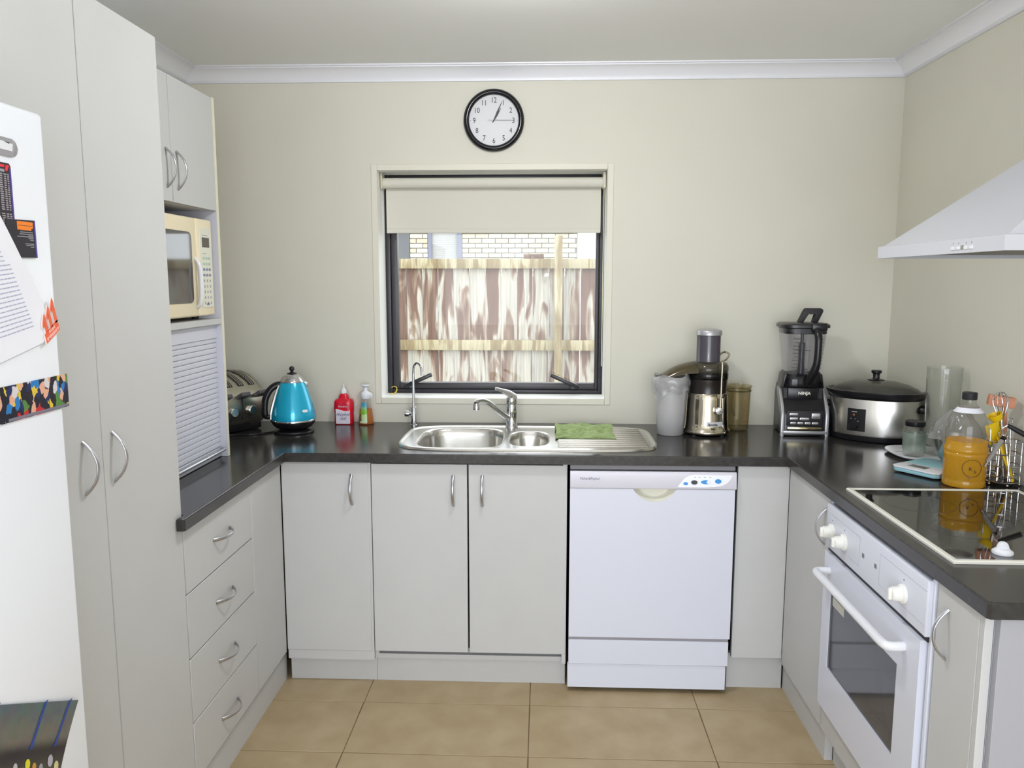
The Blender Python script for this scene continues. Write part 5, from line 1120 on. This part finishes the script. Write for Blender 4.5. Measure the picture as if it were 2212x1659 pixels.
for k, (x0, y0, x1, y1, z1) in enumerate(((-0.025, -0.02, -0.012, 0.0, 1.045), (0.008, -0.03, -0.004, -0.012, 1.04), (0.024, 0.0, 0.020, 0.01, 1.085))):
    lbl = ('steel rod handled utensil at the left inside the wire holder', 'steel rod handled utensil in the middle of the wire holder', 'steel utensil with a loop end at the back of the holder')[k]
    t = thing('steel_utensil', lbl, 'utensil', (RX+x0, RY+y0, 0.914), 0, 'steel utensils in the wire holder')
    MB().tube([(RX+x0, RY+y0, 0.914), (RX+x1, RY+y1, z1)], [0.0045, 0.0035], 12).build('handle', M_chrome, t)
    MB().tube([(RX+x1+0.007*math.cos(q*PI/6), RY+y1, z1+0.010+0.010*math.sin(q*PI/6)) for q in range(12)], 0.0016, 8, 0, True).build('hanging_loop', M_chrome, t)

# hob
hb = thing('ceramic_hob', 'black ceramic hob with a white metal frame set in the right worktop', 'hob', (1.158, -1.394, 0.9))
hx0, hx1, hy0, hy1 = 0.908, 1.410, -1.708, -1.082
o_ = MB()
for i_, (a, b) in enumerate((((hx0, hy0), (hx1, hy0)), ((hx1, hy0), (hx1, hy1)), ((hx1, hy1), (hx0, hy1)), ((hx0, hy1), (hx0, hy0)))): pass
def fr_ring(ins, z): return [(hx0+ins, hy0+ins, z), (hx1-ins, hy0+ins, z), (hx1-ins, hy1-ins, z), (hx0+ins, hy1-ins, z)]
MB().rings([fr_ring(0.0, 0.9005), fr_ring(0.0, 0.9055), fr_ring(0.003, 0.908), fr_ring(0.012, 0.908), fr_ring(0.015, 0.9055), fr_ring(0.015, 0.9010)], False, False).build('frame', mat('cream_white_enamel', (228, 226, 216), 0.25), hb, angle=30)
MB().box(hx0+0.013, hy0+0.013, 0.9008, hx1-0.013, hy1-0.013, 0.9058).build('glass', M_glassblk, hb)
for cx_, cy_, r_ in ((1.05, -1.24, 0.09), (1.05, -1.47, 0.075), (1.27, -1.24, 0.075), (1.27, -1.47, 0.09)):
    MB().lathe([(r_, 0.0), (r_+0.002, 0.0), (r_+0.002, 0.0002), (r_, 0.0002)], (cx_, cy_, 0.9058), 48, cap0=False, cap1=False).build('zone_ring', mat('zone_grey', (52, 52, 54), 0.2), hb)
for x in (1.046, 1.136, 1.226, 1.316):
    MB().lathe([(0.0215, 0.0), (0.0225, 0.003), (0.0215, 0.007), (0.017, 0.010), (0.015, 0.012)], (x, -1.650, 0.906), 28).prism([(-0.014, 0.0), (0.014, 0.0), (0.009, 0.014), (0.004, 0.018), (-0.004, 0.018), (-0.009, 0.014)], -0.006, 0.006, 'XZ', 0.002, 2, mtx=Matrix.Translation((x, -1.650, 0.916))).build('knob', M_white2, hb)

# range hood
M_hood = mat('hood_enamel', (196, 197, 204), 0.3)
hd = thing('range_hood', 'white pyramid range hood on the right wall above the hob', 'range hood', (1.2, -1.405, 1.585))
gx0, gy0, gy1 = 0.955, -1.722, -1.094
WXh = XRW-0.001
def rect(x, y0, y1, z): return [(x, y0, z), (WXh, y0, z), (WXh, y1, z), (x, y1, z)]
MB().rings([rect(gx0, gy0, gy1, 1.5846), rect(gx0, gy0, gy1, 1.617), rect(gx0+0.012, gy0+0.010, gy1-0.010, 1.619), rect(1.275, -1.57, -1.245, 1.85)], False, False).build('canopy', M_hood, hd, angle=20)
o_ = MB()
o_.box(gx0+0.0005, gy0+0.0005, 1.5845, gx0+0.012, gy1-0.0005, 1.597).box(gx0+0.012, gy0+0.0005, 1.5845, WXh, gy0+0.012, 1.597).box(gx0+0.012, gy1-0.012, 1.5845, WXh, gy1-0.0005, 1.597)
o_.build('lower_lip', M_hood, hd)
MB().box(gx0+0.012, gy0+0.012, 1.594, WXh, gy1-0.012, 1.600).build('filter_panel', mat('filter_grey', (120, 118, 112), 0.5, metal=0.5), hd)
MB().box(1.275, -1.57, 1.848, WXh, -1.245, 2.40).build('chimney', M_hood, hd)
for y in (-1.515, -1.538, -1.572, -1.594):
    MB().box(gx0-0.003, y-0.008, 1.592, gx0+0.004, y+0.008, 1.600, 0.0015).build('push_button', M_white2, hd)
    MB().box(gx0-0.0006, y-0.0012, 1.605, gx0+0.001, y+0.0012, 1.609).build('print_mark', M_inkg, hd)
MB().box(gx0-0.0012, -1.560, 1.592, gx0+0.002, -1.550, 1.602).build('indicator', mat('indicator_grey', (140, 138, 120), 0.4), hd)

# clock
ck = thing('wall_clock', 'round black rimmed wall clock with a white face above the window', 'clock', (-0.213, -0.002, 2.186))
CK = Matrix.Translation((-0.213, -0.001, 2.186)) @ Matrix.Rotation(PI/2, 4, 'X')
MB().lathe([(0.104, 0.0), (0.126, 0.0), (0.1275, 0.006), (0.126, 0.016), (0.120, 0.024), (0.112, 0.026), (0.106, 0.022), (0.1035, 0.014), (0.1035, 0.004)], seg=72, mtx=CK, cap0=False, cap1=False).build('rim', mat('clock_rim_black', (18, 16, 22), 0.14), ck, angle=60)
MB().lathe([(0.106, 0.001), (0.106, 0.006)], seg=64, mtx=CK).build('dial_face', mat('clock_face', (224, 224, 226), 0.5), ck)
CY = -0.0082
def numeral(n):
    a = math.radians(30*n); r = 0.082
    text(str(n), 0.031, (-0.213+r*math.sin(a), CY, 2.186+r*math.cos(a)-0.001), *XF, mat('clock_ink', (44, 42, 60), 0.5), ck, name='numeral', sx=0.82)
for n in range(1, 13): numeral(n)
tk = MB()
for n in range(12):
    a = math.radians(30*n); mt = Matrix.Translation((-0.213+0.0985*math.sin(a), CY, 2.186+0.0985*math.cos(a))) @ Matrix.Rotation(a, 4, 'Y')
    tk.box(-0.0006, -0.0003, -0.0022, 0.0006, 0.0003, 0.0022, mtx=mt)
tk.build('minute_marks', M_inkg, ck)
def hand(name, ang, l, back, wd, y):
    mt = Matrix.Translation((-0.213, y, 2.186)) @ Matrix.Rotation(math.radians(ang), 4, 'Y')
    MB().prism([(-wd*0.5, -back), (wd*0.5, -back), (wd, l*0.45), (0.0006, l), (-0.0006, l), (-wd, l*0.45)], -0.0004, 0.0004, 'XZ', mtx=mt).build(name, mat('hand_black', (48, 46, 56), 0.4), ck)
hand('hour_hand', 31, 0.058, 0.010, 0.0038, -0.0105); hand('minute_hand', 24.5, 0.084, 0.010, 0.0032, -0.0118); hand('second_hand', 90.5, 0.086, 0.026, 0.0007, -0.0130)
MB().lathe([(0.1040, 0.0155), (0.05, 0.0156), (0.0005, 0.0156)], seg=48, mtx=CK, cap0=False, cap1=False).build('glass', clear('clock_glass', (252, 252, 252), 0.0, rough=0.0, ior=1.35, gloss=0.5), ck, angle=80)

# roller blind
rbn = thing('roller_blind', 'cream roller blind lowered a third over the kitchen window', 'blind', (-0.223, 0.075, 1.72))
MB().lathe([(0.0225, 0), (0.0225, 0.952)], seg=28, mtx=Matrix.Translation((-0.701, 0.078, 1.941)) @ Matrix.Rotation(PI/2, 4, 'Y')).build('roll', M_blind, rbn)
MB().box(-0.694, 0.0985, 1.748, 0.246, 0.0997, 1.945).build('fabric', M_blind, rbn)
MB().box(-0.694, 0.096, 1.728, 0.246, 0.102, 1.749, 0.002, 1).build('bottom_rail', M_blind, rbn)
for x0, x1 in ((-0.7095, -0.701), (0.251, 0.2635)): MB().box(x0, 0.05, 1.915, x1, 0.105, 1.9835, 0.002, 1).build('bracket', mat('bracket_cream', (206, 200, 176), 0.4), rbn)
ch_ = MB()
for y in (0.062, 0.070): ch_.tube([(0.2565, y, 1.915), (0.2565, y, 1.15)], 0.0016, 6)
ch_.tube([(0.2565, 0.062, 1.15), (0.2565, 0.066, 1.146), (0.2565, 0.070, 1.15)], 0.0016, 6)
ch_.build('pull_chain', mat('chain_cream', (214, 208, 170), 0.5), rbn)

tw_ = MB().tube([(-0.690, 0.105, 1.0105), (-0.672, 0.108, 1.013), (-0.664, 0.110, 1.028), (-0.668, 0.112, 1.041), (-0.680, 0.112, 1.044), (-0.688, 0.110, 1.038)], 0.0017, 8, 5).tube([(-0.700, 0.10, 1.0105), (-0.680, 0.104, 1.012), (-0.668, 0.106, 1.022), (-0.664, 0.108, 1.034)], 0.0015, 8, 5).build('yellow_tie', M_gold)
tag(tw_, 'small loop of yellow twist tie on the window sill corner', 'twist tie')

# ceiling lamp, just above the frame; its own light lives here
LX, LY = -0.06, -1.28
lp = thing('ceiling_lamp', 'round opal ceiling lamp in the middle of the kitchen', 'lamp', (LX, LY, CEIL))
MB().lathe([(0.065, 0.0), (0.065, -0.010), (0.055, -0.016)], (LX, LY, CEIL), 40).build('lamp_base', M_white2, lp)
MB().lathe([(0.052, -0.012), (0.082, -0.024), (0.098, -0.042), (0.098, -0.056), (0.084, -0.076), (0.050, -0.089), (0.001, -0.093)], (LX, LY, CEIL), 48).build('diffuser', mat('lamp_diffuser', (250, 248, 240), 0.4, emit=(249, 252, 255), estr=125.0), lp, angle=70)
